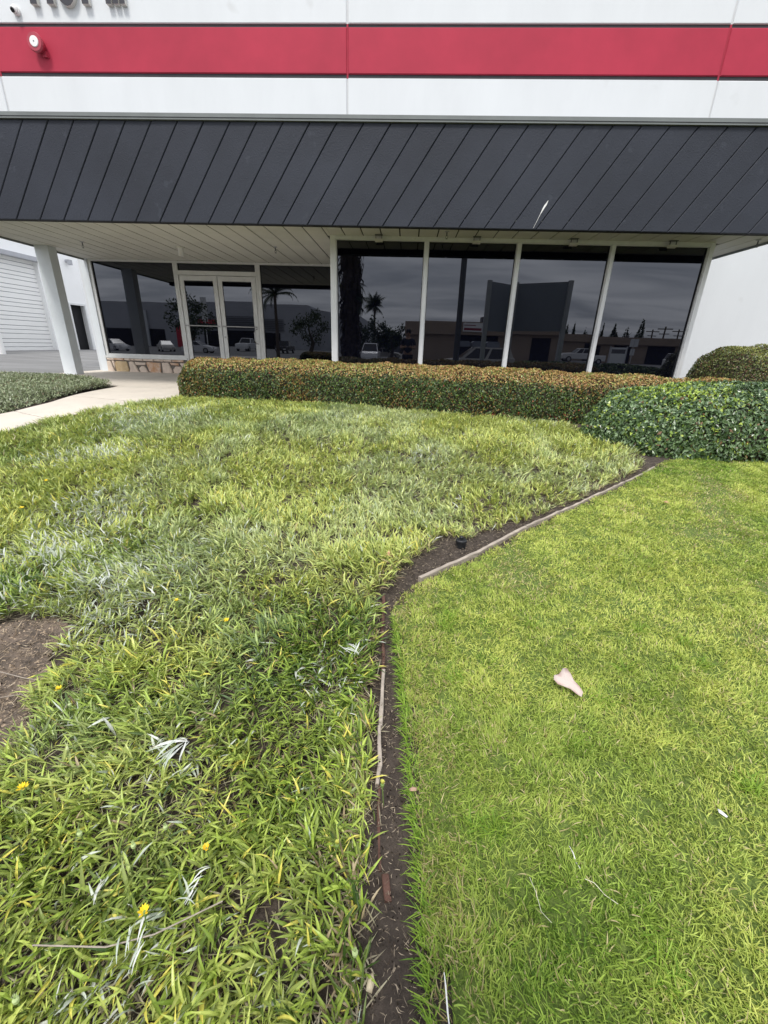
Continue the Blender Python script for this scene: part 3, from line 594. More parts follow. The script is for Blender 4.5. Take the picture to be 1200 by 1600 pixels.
# entrance storefront
bx('pilaster', -7.411, -7.262, YE-.012, YE+.35, -.05, H+.0025, M['col']); bx('pilaster', -7.262, -7.215, YE+.02, YE+.35, -.05, H+.0025, M['frame'])
bx('back_wall', -7.2, -1.3, YE+.35, YE+.4, -.05, 3.0, M['dark'])
bx('header', -7.2, -1.32, YE+.0, YE+.1, 2.365, H+.0022, M['frame'])
def pane(parent, x0, x1, z0, z1, y, name='glass'):
    o = MB().box(-(x1-x0)/2, (x1-x0)/2, -.005, .005, -(z1-z0)/2, (z1-z0)/2).build(name, M['glass'], parent)
    o.location = ((x0+x1)/2, y, (z0+z1)/2); o.rotation_euler = (random.uniform(-.0022, .0022), 0, random.uniform(-.003, .003)); return o
def window(x0, x1, z0, z1, yf, fl, fr, ft, fb, dep=.1, yg=.05, fm=None):
    fm = fm or M['frame']; w = MB().box(x0, x0+fl, yf, yf+dep, z0, z1).box(x1-fr, x1, yf, yf+dep, z0, z1).box(x0+fl, x1-fr, yf+.002, yf+dep, z1-ft, z1).box(x0+fl, x1-fr, yf+.002, yf+dep, z0, z0+fb).build('window', fm, B)
    pane(w, x0+fl-.01, x1-fr+.01, z0+fb-.01, z1-ft+.01, yf+yg)
    q = .009; MB().box(x0+fl, x0+fl+q, yf+yg-.02, yf+yg-.006, z0+fb, z1-ft).box(x1-fr-q, x1-fr, yf+yg-.02, yf+yg-.006, z0+fb, z1-ft).box(x0+fl+q, x1-fr-q, yf+yg-.02, yf+yg-.006, z1-ft-q, z1-ft).box(x0+fl+q, x1-fr-q, yf+yg-.02, yf+yg-.006, z0+fb, z0+fb+q).build('gasket', M['gasket'], w); return w
window(-7.213, -5.262, .37, 2.364, YE, .03, .05, .005, .055)
window(-3.40, -1.36, .0, 2.364, YE, .055, .05, .005, .055)
wt = window(-5.26, -3.402, 2.13, 2.364, YE+.003, .05, .05, .005, .085)
bx('door_frame', -5.26, -5.21, YE, YE+.1, 0, 2.129, M['frame']); bx('door_frame', -3.452, -3.402, YE, YE+.1, 0, 2.129, M['frame'])
for a, b, side in ((-5.198, -4.338, 1), (-4.322, -3.464, 0)):
    d = MB().box(a, a+.095, YE+.01, YE+.055, .01, 2.12).box(b-.095, b, YE+.01, YE+.055, .01, 2.12).box(a+.095, b-.095, YE+.012, YE+.053, 2.02, 2.12).box(a+.095, b-.095, YE+.012, YE+.053, .01, .13).build('door', M['frame'], B)
    pane(d, a+.085, b-.085, .12, 2.03, YE+.035)
    q = .008; MB().box(a+.095, a+.095+q, YE+.02, YE+.028, .13, 2.02).box(b-.095-q, b-.095, YE+.02, YE+.028, .13, 2.02).box(a+.1, b-.1, YE+.02, YE+.028, 2.012, 2.02).build('gasket', M['gasket'], d)
    MB().cyl((a+.03, YE-.035, 1.09), (b-.03, YE-.035, 1.09), .014).cyl((a+.05, YE-.035, 1.09), (a+.05, YE+.01, 1.09), .012).cyl((b-.05, YE-.035, 1.09), (b-.05, YE+.01, 1.09), .012).build('push_bar', M['metal'], d)
    if not side: MB().tube([(b-.04, YE+.01, 1.05), (b-.06, YE-.04, 1.04), (b-.085, YE-.055, .98), (b-.085, YE-.055, .80), (b-.06, YE-.04, .74), (b-.04, YE+.01, .73)], .011).build('pull_handle', M['metal'], d)
    if not side: MB().cyl((a+.05, YE-.004, .86), (a+.05, YE+.012, .86), .022).build('lock', M['metal'], d)
# stone base under the entrance window: irregular flagstones in mortar
sb = bx('stone_base', -7.262, -5.262, YE+.0, YE+.12, -.02, .325, M['mortar'])
MB().box(-7.275, -5.25, YE-.03, YE+.13, .3255, .3695).build('sill', M['frame'], sb)
sx = -7.262
def stone(pl, m): MB().prism(pl, YE-.028-random.uniform(0, .012), YE+.002, cham=.010).build('stone', m, sb)
lower = [([(0, .0), (.165, .0), (.10, .255), (.01, .25)], 1), ([(.185, .06), (.20, .20), (.19, .26), (.13, .26)], 1), ([(.215, .0), (.50, .0), (.53, .06), (.50, .25), (.24, .255), (.20, .19)], 2), ([(.53, .0), (.78, .0), (.68, .23), (.62, .26), (.555, .24), (.565, .08)], 1), ([(.815, .0), (.98, .0), (1.0, .03), (.93, .155), (.86, .16), (.79, .10)], 1), ([(.72, .175), (.95, .18), (.96, .235), (.70, .25)], 1), ([(1.03, .04), (1.13, .0), (1.31, .0), (1.33, .24), (1.0, .255), (.985, .21)], 3), ([(1.36, .0), (1.60, .0), (1.60, .08), (1.53, .255), (1.37, .25)], 1), ([(1.64, .0), (1.83, .0), (1.86, .06), (1.83, .17), (1.70, .175), (1.63, .10)], 1), ([(1.60, .20), (1.78, .195), (1.78, .245), (1.57, .255)], 3), ([(1.87, .0), (1.99, .0), (1.99, .25), (1.81, .25), (1.87, .15)], 1)]
for pl, k in lower: stone([(sx+a, b) for a, b in pl], M['stone%d' % k])
xx = .02
for w_ in (.20, .24, .15, .10, .22, .26, .24, .20, .30):
    stone([(sx+xx, .275+random.uniform(0, .006)), (sx+min(xx+w_-.02, 1.985), .272), (sx+min(xx+w_-.015, 1.99), .322), (sx+xx-.005, .318)], M['stone%d' % random.choice((1, 1, 3, 1))]); xx += w_
# window bay
bay = [(-1.319, .094), (None, 0)]
bx('corner_post', -1.319, -1.225, YB-.01, YB+.12, -.08, H+.0024, M['framew'])
bx('corner_post', 4.598, 4.665, YB-.01, YB+.12, -.08, H+.0024, M['framew']); bx('corner_post', 4.665, 4.683, YB+.02, YB+.12, -.08, H+.0024, M['greybd'])
bx('window_head', -1.224, 4.597, YB-.005, YB+.11, 2.343, H+.0021, M['frame'])
bw = 1.4557
for i in range(4):
    x0 = -1.2245+i*bw; window(x0+(.0 if i == 0 else .0275), x0+bw-(.0 if i == 3 else .0275), .12, 2.342, YB+.01, .012, .012, .004, .05, fm=M['framew'])
for i in range(1, 4):
    x0 = -1.2245+i*bw; bx('mullion', x0-.0265, x0+.0265, YB-.012, YB+.11, .12, 2.342, M['framew'])
bx('bay_base', -1.224, 4.597, YB, YB+.12, -.1, .118, M['wall'])
bx('bay_side_wall', -1.318, -1.298, YB+.121, YE-.001, -.1, H+.002, M['framew']); bx('bay_side_wall', 4.60, 4.68, YB+.121, YE-.001, -.1, H+.002, M['wall'])
bx('bay_back_wall', -1.2, 4.59, YB+.6, YB+.65, -.1, H, M['dark'])

# ------------------------------------------------------------------ wing building on the left
WG = empty('neighbouring_building', (-16, 20, 0), label='bright white building wall with large roll-up door behind the left column', cat='building'); WX = -16.0
def wx(name, x0, x1, y0, y1, z0, z1, m, parent=WG):
    return MB().box(x0+16, x1+16, y0-20, y1-20, z0, z1).build(name, m, parent)
wz = .14
wx('wall', WX-.3, WX, 8, 13.2, -.2, 9, M['wallwing']); wx('wall', WX-.3, WX, 19.75, 21.05, -.2, 9, M['wallwing']); wx('wall', WX-.3, WX, 22.15, 45, -.2, 9, M['wallwing'])
wx('wall', WX-.3, WX, 13.2, 19.75, 3.68, 9, M['wallwing']); wx('wall', WX-.3, WX, 21.05, 22.15, 2.24, 9, M['wallwing'])
rd = wx('rollup_door', WX-.22, WX-.198, 13.2, 19.75, wz-.1, 3.7, M['signgrey']); z = .1; k = 0
while z < 3.62:
    hgt = .095; y0, y1 = 13.2, 19.75
    hh = .205 if k % 3 == 0 else .155
    s = MB().prism([(0, z), (.03, z+.012), (.03, z+hh-.03), (.004, z+hh-.014)], y0-20, y1-20, 'y'); s.v = [(WX+16-.2+v[0]*1.0, v[1], v[2]) for v in s.v]; s.build('slat', M['rollup'], rd); z += hh+.0; k += 1
MB().box(-.05, .22, 13.1-20, 19.85-20, 3.66, 3.82).build('door_hood', M['greyb'], rd)
dk = wx('doorway', WX-.25, WX-.24, 21.05, 22.15, wz-.1, 2.24, M['dark']); MB().box(-.1, .03, 22.07-20, 22.15-20, wz-.1, 2.24).box(-.1, .03, 21.05-20, 21.13-20, wz-.1, 2.24).box(-.1, .03, 21.13-20, 22.07-20, 2.16, 2.24).build('frame', M['framew'], dk)
o = MB().cyl((0, 0, 0), (.14, 0, 0), .07).box(.1, .25, -.07, .07, -.16, .05).build('wall_lamp', M['greyb'], label='small grey wall lamp high on the white wall behind the column', cat='wall lamp'); o.location = (WX, 21.5, 4.0)
o = MB().cyl((0, 0, 0), (0, 0, 1.1), .14, n=16).build('bollard', M['rollup'], label='pale bollard beside the roll-up door', cat='bollard'); o.location = (-14.45, 15.2, .02)

# ------------------------------------------------------------------ fixtures on walls and soffit
def siren():
    t = empty('alarm_siren', (-7.30, YE, 5.93), label='round red alarm siren with white centre on the red band', cat='alarm siren')
    t.scale = (1, 1, 1)
    MB().cyl((0, 0, 0), (0, -.13, 0), .10, .15, n=24).cyl((0, -.13, 0), (0, -.16, 0), .15, .135, n=24).build('housing', M['redpl'], t)
    MB().cyl((0, -.16, 0), (0, -.172, 0), .084, .078, n=24).build('speaker_cover', M['white'], t); MB().cyl((0, -.172, 0), (0, -.176, 0), .011, n=10).build('centre_screw', M['greybd'], t)
    MB().box(.04, .12, -.06, 0, -.17, -.09).build('mounting_bracket', M['redpl'], t)
siren()
t = empty('dome_camera', (-7.62, YE, 6.42), label='small white dome camera beside the wall lettering', cat='security camera')
MB().cyl((0, 0, 0), (0, -.05, 0), .07, n=16).cyl((0, -.04, .02), (.0, -.11, -.03), .06, .045, n=16).build('housing', M['white'], t); MB().cyl((0, -.111, -.031), (0, -.125, -.04), .032, n=14).build('lens', M['black'], t)
# raised lettering: only its feet reach into the picture
L0 = YE-.085; zb0 = 6.485; hL = .62
let = empty('address_lettering', (-6.4, YE, zb0), label='row of raised dark letters with pale sides at the top left of the wall', cat='lettering')
def glyph(name, polys):
    f = MB(); s = MB()
    for pl in polys: f.prism([(a+6.4, b) for a, b in pl], -.089, -.083); s.prism([(a+6.4, b) for a, b in pl], -.0829, -.0)
    f.build(name, M['letterf'], let); s.build(name+'_side', M['letters'], let)
def one(x): glyph('digit', [[(x, 0), (x+.125, 0), (x+.125, hL), (x+.05, hL), (x-.07, hL-.12), (x-.07, hL-.22), (x, hL-.17)]])
one(-7.27); one(-6.95)
def ringp(cx_, cz_, ro, ri, n=20):
    out_ = []
    for i in range(n):
        t0, t1 = 2*math.pi*i/n, 2*math.pi*(i+1)/n
        out_.append([(cx_+ro[0]*math.cos(t0), cz_+ro[1]*math.sin(t0)), (cx_+ro[0]*math.cos(t1), cz_+ro[1]*math.sin(t1)), (cx_+ri[0]*math.cos(t1), cz_+ri[1]*math.sin(t1)), (cx_+ri[0]*math.cos(t0), cz_+ri[1]*math.sin(t0))])
    return out_
glyph('digit', ringp(-6.57, hL/2-.01, (.20, .33), (.085, .21))); one(-6.285)
glyph('letter', [[(-5.83, 0), (-5.735, 0), (-5.735, hL), (-5.83, hL)], [(-5.70, 0), (-5.60, 0), (-5.60, .45), (-5.735, .6), (-5.735, .3)], [(-5.57, 0), (-5.475, 0), (-5.475, hL), (-5.57, hL)]])
# soffit light, sprinklers, floodlights
t = empty('soffit_light', (-4.35, 8.93, H+.003), label='white cylindrical downlight under the entrance soffit', cat='ceiling light')
MB().cyl((0, 0, 0), (0, 0, -.02), .075, n=20).build('base', M['soffit'], t); MB().cyl((0, 0, -.02), (0, 0, -.15), .05, n=20).build('lamp_body', M['white'], t)
def sprinkler(x, y, label, src=[None]):
    if src[0] is None:
        t = empty('fire_sprinkler', (x, y, H+.003)); MB().lathe([(.035, 0), (.035, -.006), (.012, -.012)]).build('escutcheon', M['greyb'], t)
        MB().cyl((0, 0, -.01), (0, 0, -.06), .009).tube([(-.012, 0, -.055), (-.02, 0, -.075), (0, 0, -.095)], .003).tube([(.012, 0, -.055), (.02, 0, -.075), (0, 0, -.095)], .003).build('nozzle', M['greybd'], t)
        MB().cyl((0, 0, -.095), (0, 0, -.099), .017).build('deflector', M['greybd'], t); src[0] = t
    else: t = copy_tree(src[0]); t.location = (x, y, H+.003)
    tag(t, label, 'sprinkler', 'fire sprinklers under the soffit')
sprinkler(-6.06, 8.67, 'fire sprinkler in the soffit nearest the column')
sprinkler(-2.49, 8.75, 'fire sprinkler in the soffit above the right entrance window')
sprinkler(.51, 7.40, 'fire sprinkler in the soffit above the second bay window')
sprinkler(5.12, 7.53, 'fire sprinkler at the right end of the soffit by the white wall')
fl0 = None
for x, w in ((-.53, 'first'), (1.0, 'second'), (2.49, 'third'), (3.98, 'fourth')):
    if fl0 is None:
        t = fl0 = empty('window_floodlight', (x, YB-.09, H+.003)); MB().box(-.06, .06, -.03, .03, -.008, 0).box(-.05, -.042, -.01, .01, -.07, -.008).box(.042, .05, -.01, .01, -.07, -.008).build('bracket', M['greybd'], t)
        MB().prism([(-.045, -.062), (.035, -.05), (.04, -.095), (-.045, -.085)], -.06, .06, 'x').build('lamp_head', M['soffit'], t)
    else: t = copy_tree(fl0); t.location = (x, YB-.09, H+.003)
    tag(t, f'small floodlight over the {w} bay window from the left', 'floodlight', 'floodlights above the bay windows')

# ------------------------------------------------------------------ garden edging, sprinkler, leaves, flowers
def board(pts, w, h0, h1, m, label, jit=.004):
    o = MB(); P = []
    rng = random.Random(len(pts)*7+int(pts[0][1]*100)); n = 0; q = []
    for i in range(len(pts)-1):
        (xa, ya), (xb, yb) = pts[i], pts[i+1]; k = max(2, int(math.hypot(xb-xa, yb-ya)/.05))
        for j in range(k): q.append((xa+(xb-xa)*j/k, ya+(yb-ya)*j/k))
    q.append(pts[-1]); vs = []
    for i, (x, y) in enumerate(q):
        a = q[max(i-1, 0)]; b = q[min(i+1, len(q)-1)]; d = math.hypot(b[0]-a[0], b[1]-a[1]); nx, ny = -(b[1]-a[1])/d, (b[0]-a[0])/d
        z = g1(x, y); t0 = z+h1+rng.uniform(-jit, jit); ww = w*rng.uniform(.8, 1.1)/2; ox = rng.uniform(-.002, .002)
        vs += [(x-nx*ww+ox, y-ny*ww, z+h0), (x-nx*ww+ox, y-ny*ww, t0-.002), (x-nx*ww*.7+ox, y-ny*ww*.7, t0), (x+nx*ww*.7+ox, y+ny*ww*.7, t0+rng.uniform(-.002, .001)), (x+nx*ww+ox, y+ny*ww, t0-.003), (x+nx*ww+ox, y+ny*ww, z+h0)]
    fs = []
    for i in range(len(q)-1):
        for j in range(6): fs.append((i*6+j, i*6+(j+1) % 6, (i+1)*6+(j+1) % 6, (i+1)*6+j))
    fs += [(0, 1, 2, 3, 4, 5), tuple((len(q)-1)*6+j for j in range(6))[::-1]]
    x0, y0 = q[0]; z0 = g1(x0, y0); o.add([(v[0]-x0, v[1]-y0, v[2]-z0) for v in vs], fs); ob = o.build('edging_board', m, label=label, cat='garden edging', group='wooden boards edging the lawn'); ob.location = (x0, y0, z0)
board([(.115, 1.885), (.28, 2.035), (.46, 2.19), (.82, 2.545)], .022, -.05, .024, M['wood'], 'pale grey curved edging board in front of the sprinkler head')
board([(.825, 2.55), (1.3, 2.955), (1.86, 3.44)], .018, -.05, .022, M['wood'], 'far thin edging board running along the lawn')
board([(1.87, 3.448), (2.12, 3.66), (2.32, 3.86)], .018, -.05, .020, M['wood'], 'short far edging board nearest the rounded bush')
board([(-.062, 1.72), (-.052, 1.50)], .016, -.05, .022, M['woodred'], 'reddish end piece of edging board at the bend')
board([(-.054, 1.49), (-.035, 1.30), (-.042, 1.22)], .012, -.05, .012, M['woodred'], 'dark sunken edging board just below the bend', .003)
board([(-.036, 1.235), (-.032, 1.10), (-.030, .99)], .014, -.05, .026, M['wood'], 'weathered grey upright edging board in the middle of the strip', .008)
board([(-.036, .985), (-.026, .86), (-.030, .80)], .012, -.05, .022, M['wood'], 'split grey edging board below the middle one', .006)
board([(-.024, .80), (-.012, .64), (-.008, .60)], .009, -.05, .012, M['woodred'], 'thin red brown edging sliver in the dark soil', .003)
board([(.004, .595), (.012, .545)], .018, -.05, .010, M['woodred'], 'last short red brown edging stub near the bottom')
t = empty('sprinkler_head', (.372, 2.275, g1(.372, 2.275)+.012), label='round black pop-up sprinkler head in the bare soil', cat='sprinkler')
MB().lathe([(.030, -.03), (.030, .018), (.034, .02), (.034, .032), (.029, .036), (.018, .037)], n=24).build('housing', M['black'], t)
MB().lathe([(.012, .036), (.012, .052), (.009, .056), (.003, .057)], n=16).build('nozzle_cap', M['black'], t)
# dry leaves
def dryleaf(x, y, pts, rz, sc, cols, label, name='dry_leaf', h=.02, lift=.018):
    n = len(pts); rng = np.random.default_rng(int(abs(x)*777)); P = np.array(pts, float)*sc
    c = P[:, :2].mean(0); rings = []
    V = [(c[0], c[1], h*1.2)]; C = [cols[0]]
    for r_ in (.55, 1.):
        for i in range(n): V.append((c[0]+(P[i, 0]-c[0])*r_, c[1]+(P[i, 1]-c[1])*r_, h*(1.1-.5*r_)+P[i, 2]*r_)); C.append(cols[0] if r_ < 1 else cols[1+(i % (len(cols)-1))])
    F = [(0, 1+i, 1+(i+1) % n) for i in range(n)]+[(1+i, 1+n+i, 1+n+(i+1) % n) for i in range(n)]+[(1+i, 1+n+(i+1) % n, 1+(i+1) % n) for i in range(n)]
    o = np_mesh(name, V, F, M['litter'], np.array(C), smooth=True, label=label, cat='leaf'); o.location = (x, y, g1(x, y)+lift); o.rotation_euler = (0, 0, rz)
    md = o.modifiers.new('t', 'SOLIDIFY'); md.thickness = .0006
dryleaf(.625, 1.20, [(-.002, .046, .010), (.008, .048, .010), (.014, .025, .012), (.017, .0, .010), (.026, -.018, .010), (.032, -.034, .006), (.026, -.046, .0), (.016, -.038, .0), (.004, -.022, .0), (-.010, -.016, .0), (-.028, -.014, .004), (-.037, -.002, .008), (-.034, .010, .012), (-.020, .016, .012), (-.010, .032, .010)], -.1, 1.3, [(.52, .44, .40), (.56, .48, .44), (.42, .28, .26), (.50, .40, .36)], 'curled pinkish white triangular dry leaf on the lawn', h=.014, lift=.036)
dryleaf(-.05, 2.03, [(.0, .022, .0), (.018, .012, .008), (.02, -.01, 0), (.0, -.018, .004), (-.02, -.008, .006), (-.02, .012, .0)], .4, 1.1, [(.55, .33, .20), (.50, .28, .17), (.60, .40, .26)], 'small curled brown leaf lying on the ground cover near the bend', h=.06)
dryleaf(.88, .775, [(.0, .012, .002), (.006, .004, 0), (.005, -.012, 0), (-.004, -.012, .002), (-.007, .004, .001)], .5, 1., [(.68, .68, .70), (.6, .6, .62), (.75, .75, .77)], 'tiny pale grey flake in the lawn at the right', h=.008, lift=.03)
dryleaf(1.97, 3.02, [(.0, .014, .002), (.016, .004, 0), (.01, -.012, 0), (-.012, -.01, .002), (-.016, .004, .001)], .2, 1.3, [(.40, .26, .14), (.35, .22, .12), (.5, .34, .2)], 'brown leaf scrap far up the lawn', h=.02)
dryleaf(.07, .79, [(.0, .006, .002), (.012, .002, 0), (.008, -.007, 0), (-.008, -.005, .002), (-.012, .002, .001)], .3, 1., [(.40, .27, .20), (.35, .22, .17), (.45, .3, .2)], 'tiny tan chip on the soil strip', h=.004)
dryleaf(-.015, .405, [(.0, .016, .004), (.007, .005, 0), (.006, -.012, 0), (-.005, -.012, .002), (-.007, .004, .001)], -.2, 1., [(.6, .52, .36), (.55, .45, .3), (.65, .58, .42)], 'pale yellow leaf at the bottom of the soil strip', h=.02)
def straw(pts, r, c, label):
    m = mat('straw_%d' % int(abs(pts[0][0]*1000)), c, .7, .05); x0, y0 = pts[0]
    o = MB().tube([(x-x0, y-y0, g1(x, y)-g1(x0, y0)+.028+.006*math.sin(i*2.1)) for i, (x, y) in enumerate(pts)], r, 5).build('dry_stalk', m, label=label, cat='stalk', group='dry stalks on the lawn'); o.location = (x0, y0, g1(x0, y0))
straw([(.450, .672), (.452, .655), (.456, .64), (.460, .622)], [.0006, .0013, .0015, .0008], (.72, .72, .68), 'upright white stalk in the lower lawn')
straw([(.462, .605), (.478, .596), (.497, .58), (.517, .562)], .0008, (.66, .62, .50), 'thin pale stalk slanting down from the upright white one')
straw([(.126, .43), (.127, .41), (.129, .38), (.130, .36)], [.0008, .0016, .0016, .001], (.78, .78, .76), 'white stalk at the bottom edge of the lawn')
straw([(.335, .60), (.34, .57), (.345, .54), (.36, .52)], .0006, (.60, .60, .45), 'faint straw left of the white stalk in the lower lawn')
# gazania flowers and buds
def flower(x, y, s, kind, label, h=.085):
    t = empty('gazania_flower' if kind != 'bud' else 'gazania_bud', (x, y, g1(x, y)), label=label, cat='flower', group='yellow flowers and pale buds in the bed'); rng = random.Random(int(abs(x*1e4)))
    c = {'yellow': (.80, .60, .02), 'orange': (.80, .50, .02), 'pale': (.62, .62, .16), 'bud': (.45, .55, .25)}[kind]; mt = bpy.data.materials.get('petal_'+kind) or mat('petal_'+kind, c, .6, .08)
    sm = bpy.data.materials.get('flower_stem') or mat('flower_stem', (.16, .24, .06), .6, .1)
    lx, ly = rng.uniform(-.012, .012), rng.uniform(-.012, .012)
    MB().tube([(0, 0, 0), (lx*.5, ly*.5, h*.5), (lx, ly, h)], .0014, 5).build('stem', sm, t)
    hd = MB().lathe([(.002, -.012*s), (.006*s, -.006*s), (.0065*s, .003*s), (.004*s, .006*s)], (lx, ly, h), 10).build('flower_head', sm if kind != 'bud' else mt, t)
    q = MB(); n = 11 if kind != 'bud' else 9; opn = .9 if kind in ('yellow', 'orange') else .45
    for i in range(n):
        a = 6.283*i/n+rng.uniform(-.15, .15); e = opn*rng.uniform(.5, 1.1); d = Vector((math.cos(a)*math.sin(e), math.sin(a)*math.sin(e), math.cos(e))); sd_ = Vector((-math.sin(a), math.cos(a), 0)); L = .0145*s*(1 if kind != 'bud' else .8)
        b = Vector((lx, ly, h+.002))+d*.003; w = L*(.2 if kind != 'bud' else .09); q.add([b-sd_*w*.5, b+sd_*w*.5, b+d*L*.6+sd_*w, b+d*L, b+d*L*.6-sd_*w], [(0, 1, 2, 3, 4)])
    q.build('petals', mt, t)
for a in [(-.95, 1.49, .85, 'yellow', 'small yellow flower in the middle of the left bed'), (-.685, 1.37, 1.05, 'yellow', 'brighter yellow flower right of the small yellow one'), (-.79, 1.37, .8, 'pale', 'pale half open flower between the two yellow ones'),
          (-1.08, .995, .95, 'yellow', 'yellow flower on the right rim of the bare patch'), (-.925, .675, 1.0, 'yellow', 'yellow flower at the left edge below the bare patch'), (-.885, .68, .9, 'pale', 'closing pale yellow flower next to the left edge one'),
          (-.395, .575, .65, 'orange', 'small orange flower in the lower bed'), (-.475, .445, .9, 'yellow', 'yellow flower tucked by white leaves near the bottom'), (-.615, .325, .8, 'bud', 'pale bud in the bottom left corner'), (-.70, .59, .8, 'bud', 'pale fluffy bud below the yellow pair at the left edge'),
          (-.57, .575, .8, 'bud', 'pale green bud in the lower bed above the long stalk'), (-.515, .625, .75, 'bud', 'small white bud right of the pair of buds in the lower bed'), (-.12, .60, .75, 'pale', 'pale yellow flower close to the soil strip'), (-.055, .425, .9, 'bud', 'spiky pale bud beside the lower soil strip'),
          (-.008, .75, .8, 'pale', 'dried tan flower leaning over the edging'), (-2.36, 2.33, 1.1, 'yellow', 'yellow flower far left above the silver patch'), (-2.57, 2.76, 1.1, 'yellow', 'second far yellow flower farther up the left side'), (-3.24, 3.74, 1.2, 'pale', 'farthest pale yellow flower by the path'), (-1.0, .93, .7, 'bud', 'bud below the yellow flower by the bare patch')]:
    flower(*a)
# long dead stems in the bed
def stems():
    for i, (pts, lb) in enumerate([([(-.66, .40), (-.52, .405), (-.44, .43), (-.33, .49)], 'long tan stem lying across the lower left bed'), ([(-1.32, 1.0), (-1.25, 1.02), (-1.16, .99)], 'pale root across the lower bare patch'), ([(-1.45, 1.12), (-1.3, 1.09), (-1.2, 1.08)], 'curved pale root in the middle of the bare patch'), ([(-.06, .62), (-.075, .60), (-.085, .555)], 'small grey twig beside the edging')]):
        x0, y0 = pts[0]; hh = .075 if i == 0 else .02
        o = MB().tube([(x-x0, y-y0, g1(x, y)-g1(x0, y0)+hh+random.uniform(-.003, .003)) for x, y in pts], .0014, 6).build('dead_stem', M['wood'], label=lb, cat='stem'); o.location = (x0, y0, g1(x0, y0))
stems()

# ------------------------------------------------------------------ what the dark glass mirrors: the far side of the street
SZ = -.80
def crown(name, parent, c, rad, n, ls, c0, c1, seed, shape='ell', mat_=None):
    rng = np.random.default_rng(seed); cl = rng.normal(0, 1, (max(8, n//60), 3)); cl /= np.linalg.norm(cl, axis=1)[:, None]; cl *= rng.uniform(.35, 1, len(cl))[:, None]**.5
    P = cl[rng.integers(0, len(cl), n)]+rng.normal(0, .16, (n, 3))
    if shape == 'cone': t = np.clip((P[:, 2]+1)/2, 0, 1.05); P[:, :2] *= (1.05-t)[:, None]*.9+.06
    P = P*np.array(rad)+np.array(c); a = rng.normal(0, 1, (n, 3)); a /= np.linalg.norm(a, axis=1)[:, None]; b = np.cross(a, rng.normal(0, 1, (n, 3))); b /= np.linalg.norm(b, axis=1)[:, None]
    V = np.stack([P-a*ls, P+b*ls*.5, P+a*ls, P-b*ls*.5], 1).reshape(-1, 3); F = (np.arange(n)[:, None, None]*4+np.array([(0, 1, 2), (0, 2, 3)])[None]).reshape(-1, 3)
    np_mesh(name, V, F, mat_ or M['treeleaf'], np.repeat(lerpc(c0, c1, rng.random(n)), 4, 0), parent=parent, kind='stuff')
def tree(x, y, h, w, label, seed, shape='ell', n=1500, group=None, base=.25, col=((.02, .04, .015), (.07, .10, .04))):
    t = empty('street_tree', (x, y, SZ), label=label, cat='tree', group=group); m = MB().tube([(0, 0, 0), (.1*w, 0, h*.3), (0, .1*w, h*.6), (0, 0, h*.9)], [.05*w+.08, .04*w+.06, .06, .02], 8)
    rng = random.Random(seed)
    for k in range(5): a = rng.uniform(0, 6.28); m.tube([(0, 0, h*(.3+.09*k)), (math.cos(a)*w*.3, math.sin(a)*w*.3, h*(.45+.09*k))], [.06, .02], 5)
    m.build('trunk', M['trunk'], t); crown('crown', t, (0, 0, h*(base+(1-base)/2)), (w/2, w/2, h*(1-base)/2), n, .16 if w < 6 else .28, col[0], col[1], seed, shape)
def frond(mb, p, az, el, L, w, droop, n=7):
    p = Vector(p); d_el = el; prev = None
    for i in range(n+1):
        t = i/n; e = el-droop*t*t; d = Vector((math.cos(az)*math.cos(e), math.sin(az)*math.cos(e), math.sin(e))); s = Vector((-math.sin(az), math.cos(az), 0)); ww = w*math.sin(math.pi*min(.98, .12+t*.86))
        cur = (p.copy(), p+s*ww-Vector((0, 0, ww*.7)), p-s*ww-Vector((0, 0, ww*.7)), p+d*.02)
        if prev:   # leaflets: separate slim triangles left and right with gaps
            for sg in (1, 2): mb.add([prev[0], prev[0].lerp(cur[0], .55), prev[sg].lerp(cur[sg], .8)], [(0, 1, 2)]); mb.add([prev[0].lerp(cur[0], .5), cur[0], cur[sg]+d*w*.3], [(0, 1, 2)])
        prev = cur; p = p+d*(L/n)
fmat = mat('palm_frond', (.035, .055, .02), .6, .2)
# tall shaggy palm
t = empty('shaggy_palm', (-2.98, -7.4, -.8), label='thick palm with a shaggy skirt of dead fronds across the lawn', cat='palm tree')
MB().cyl((0, 0, 0), (0, 0, 9.5), .36, .28, n=14).build('trunk', M['trunk'], t); rng_ = random.Random(3); sk_ = MB()
for i in range(620):
    a = rng_.uniform(0, 6.28); z = rng_.uniform(.9, 8.4); r = .3; l = rng_.uniform(.5, 1.0); ox = rng_.uniform(.18, .36)*(1 if z > 3.5 else .8)
    p = Vector((math.cos(a)*r, math.sin(a)*r, z)); q = Vector((math.cos(a)*(r+ox), math.sin(a)*(r+ox), z-l*.5)); e = Vector((math.cos(a+.1)*(r+ox*.85), math.sin(a+.1)*(r+ox*.85), z-l)); s = Vector((-math.sin(a), math.cos(a), 0))*rng_.uniform(.05, .13)
    sk_.add([p-s*.5, p+s*.5, q+s, q-s], [(0, 1, 2, 3)]); sk_.add([q-s, q+s, e], [(0, 1, 2)])
sk_.build('dead_frond_skirt', M['deadfrond'], t, kind='stuff'); fr = MB()
for i in range(38): frond(fr, (0, 0, 9.4), rng_.uniform(0, 6.28), rng_.uniform(-.9, 1.2), rng_.uniform(1.2, 1.8), .35, .9)
for i in range(14): frond(fr, (.2, 0, rng_.uniform(3.6, 4.6)), rng_.uniform(-.9, .9), rng_.uniform(-.9, .1), rng_.uniform(.6, 1.0), .22, .8)
fr.build('crown', fmat, t)
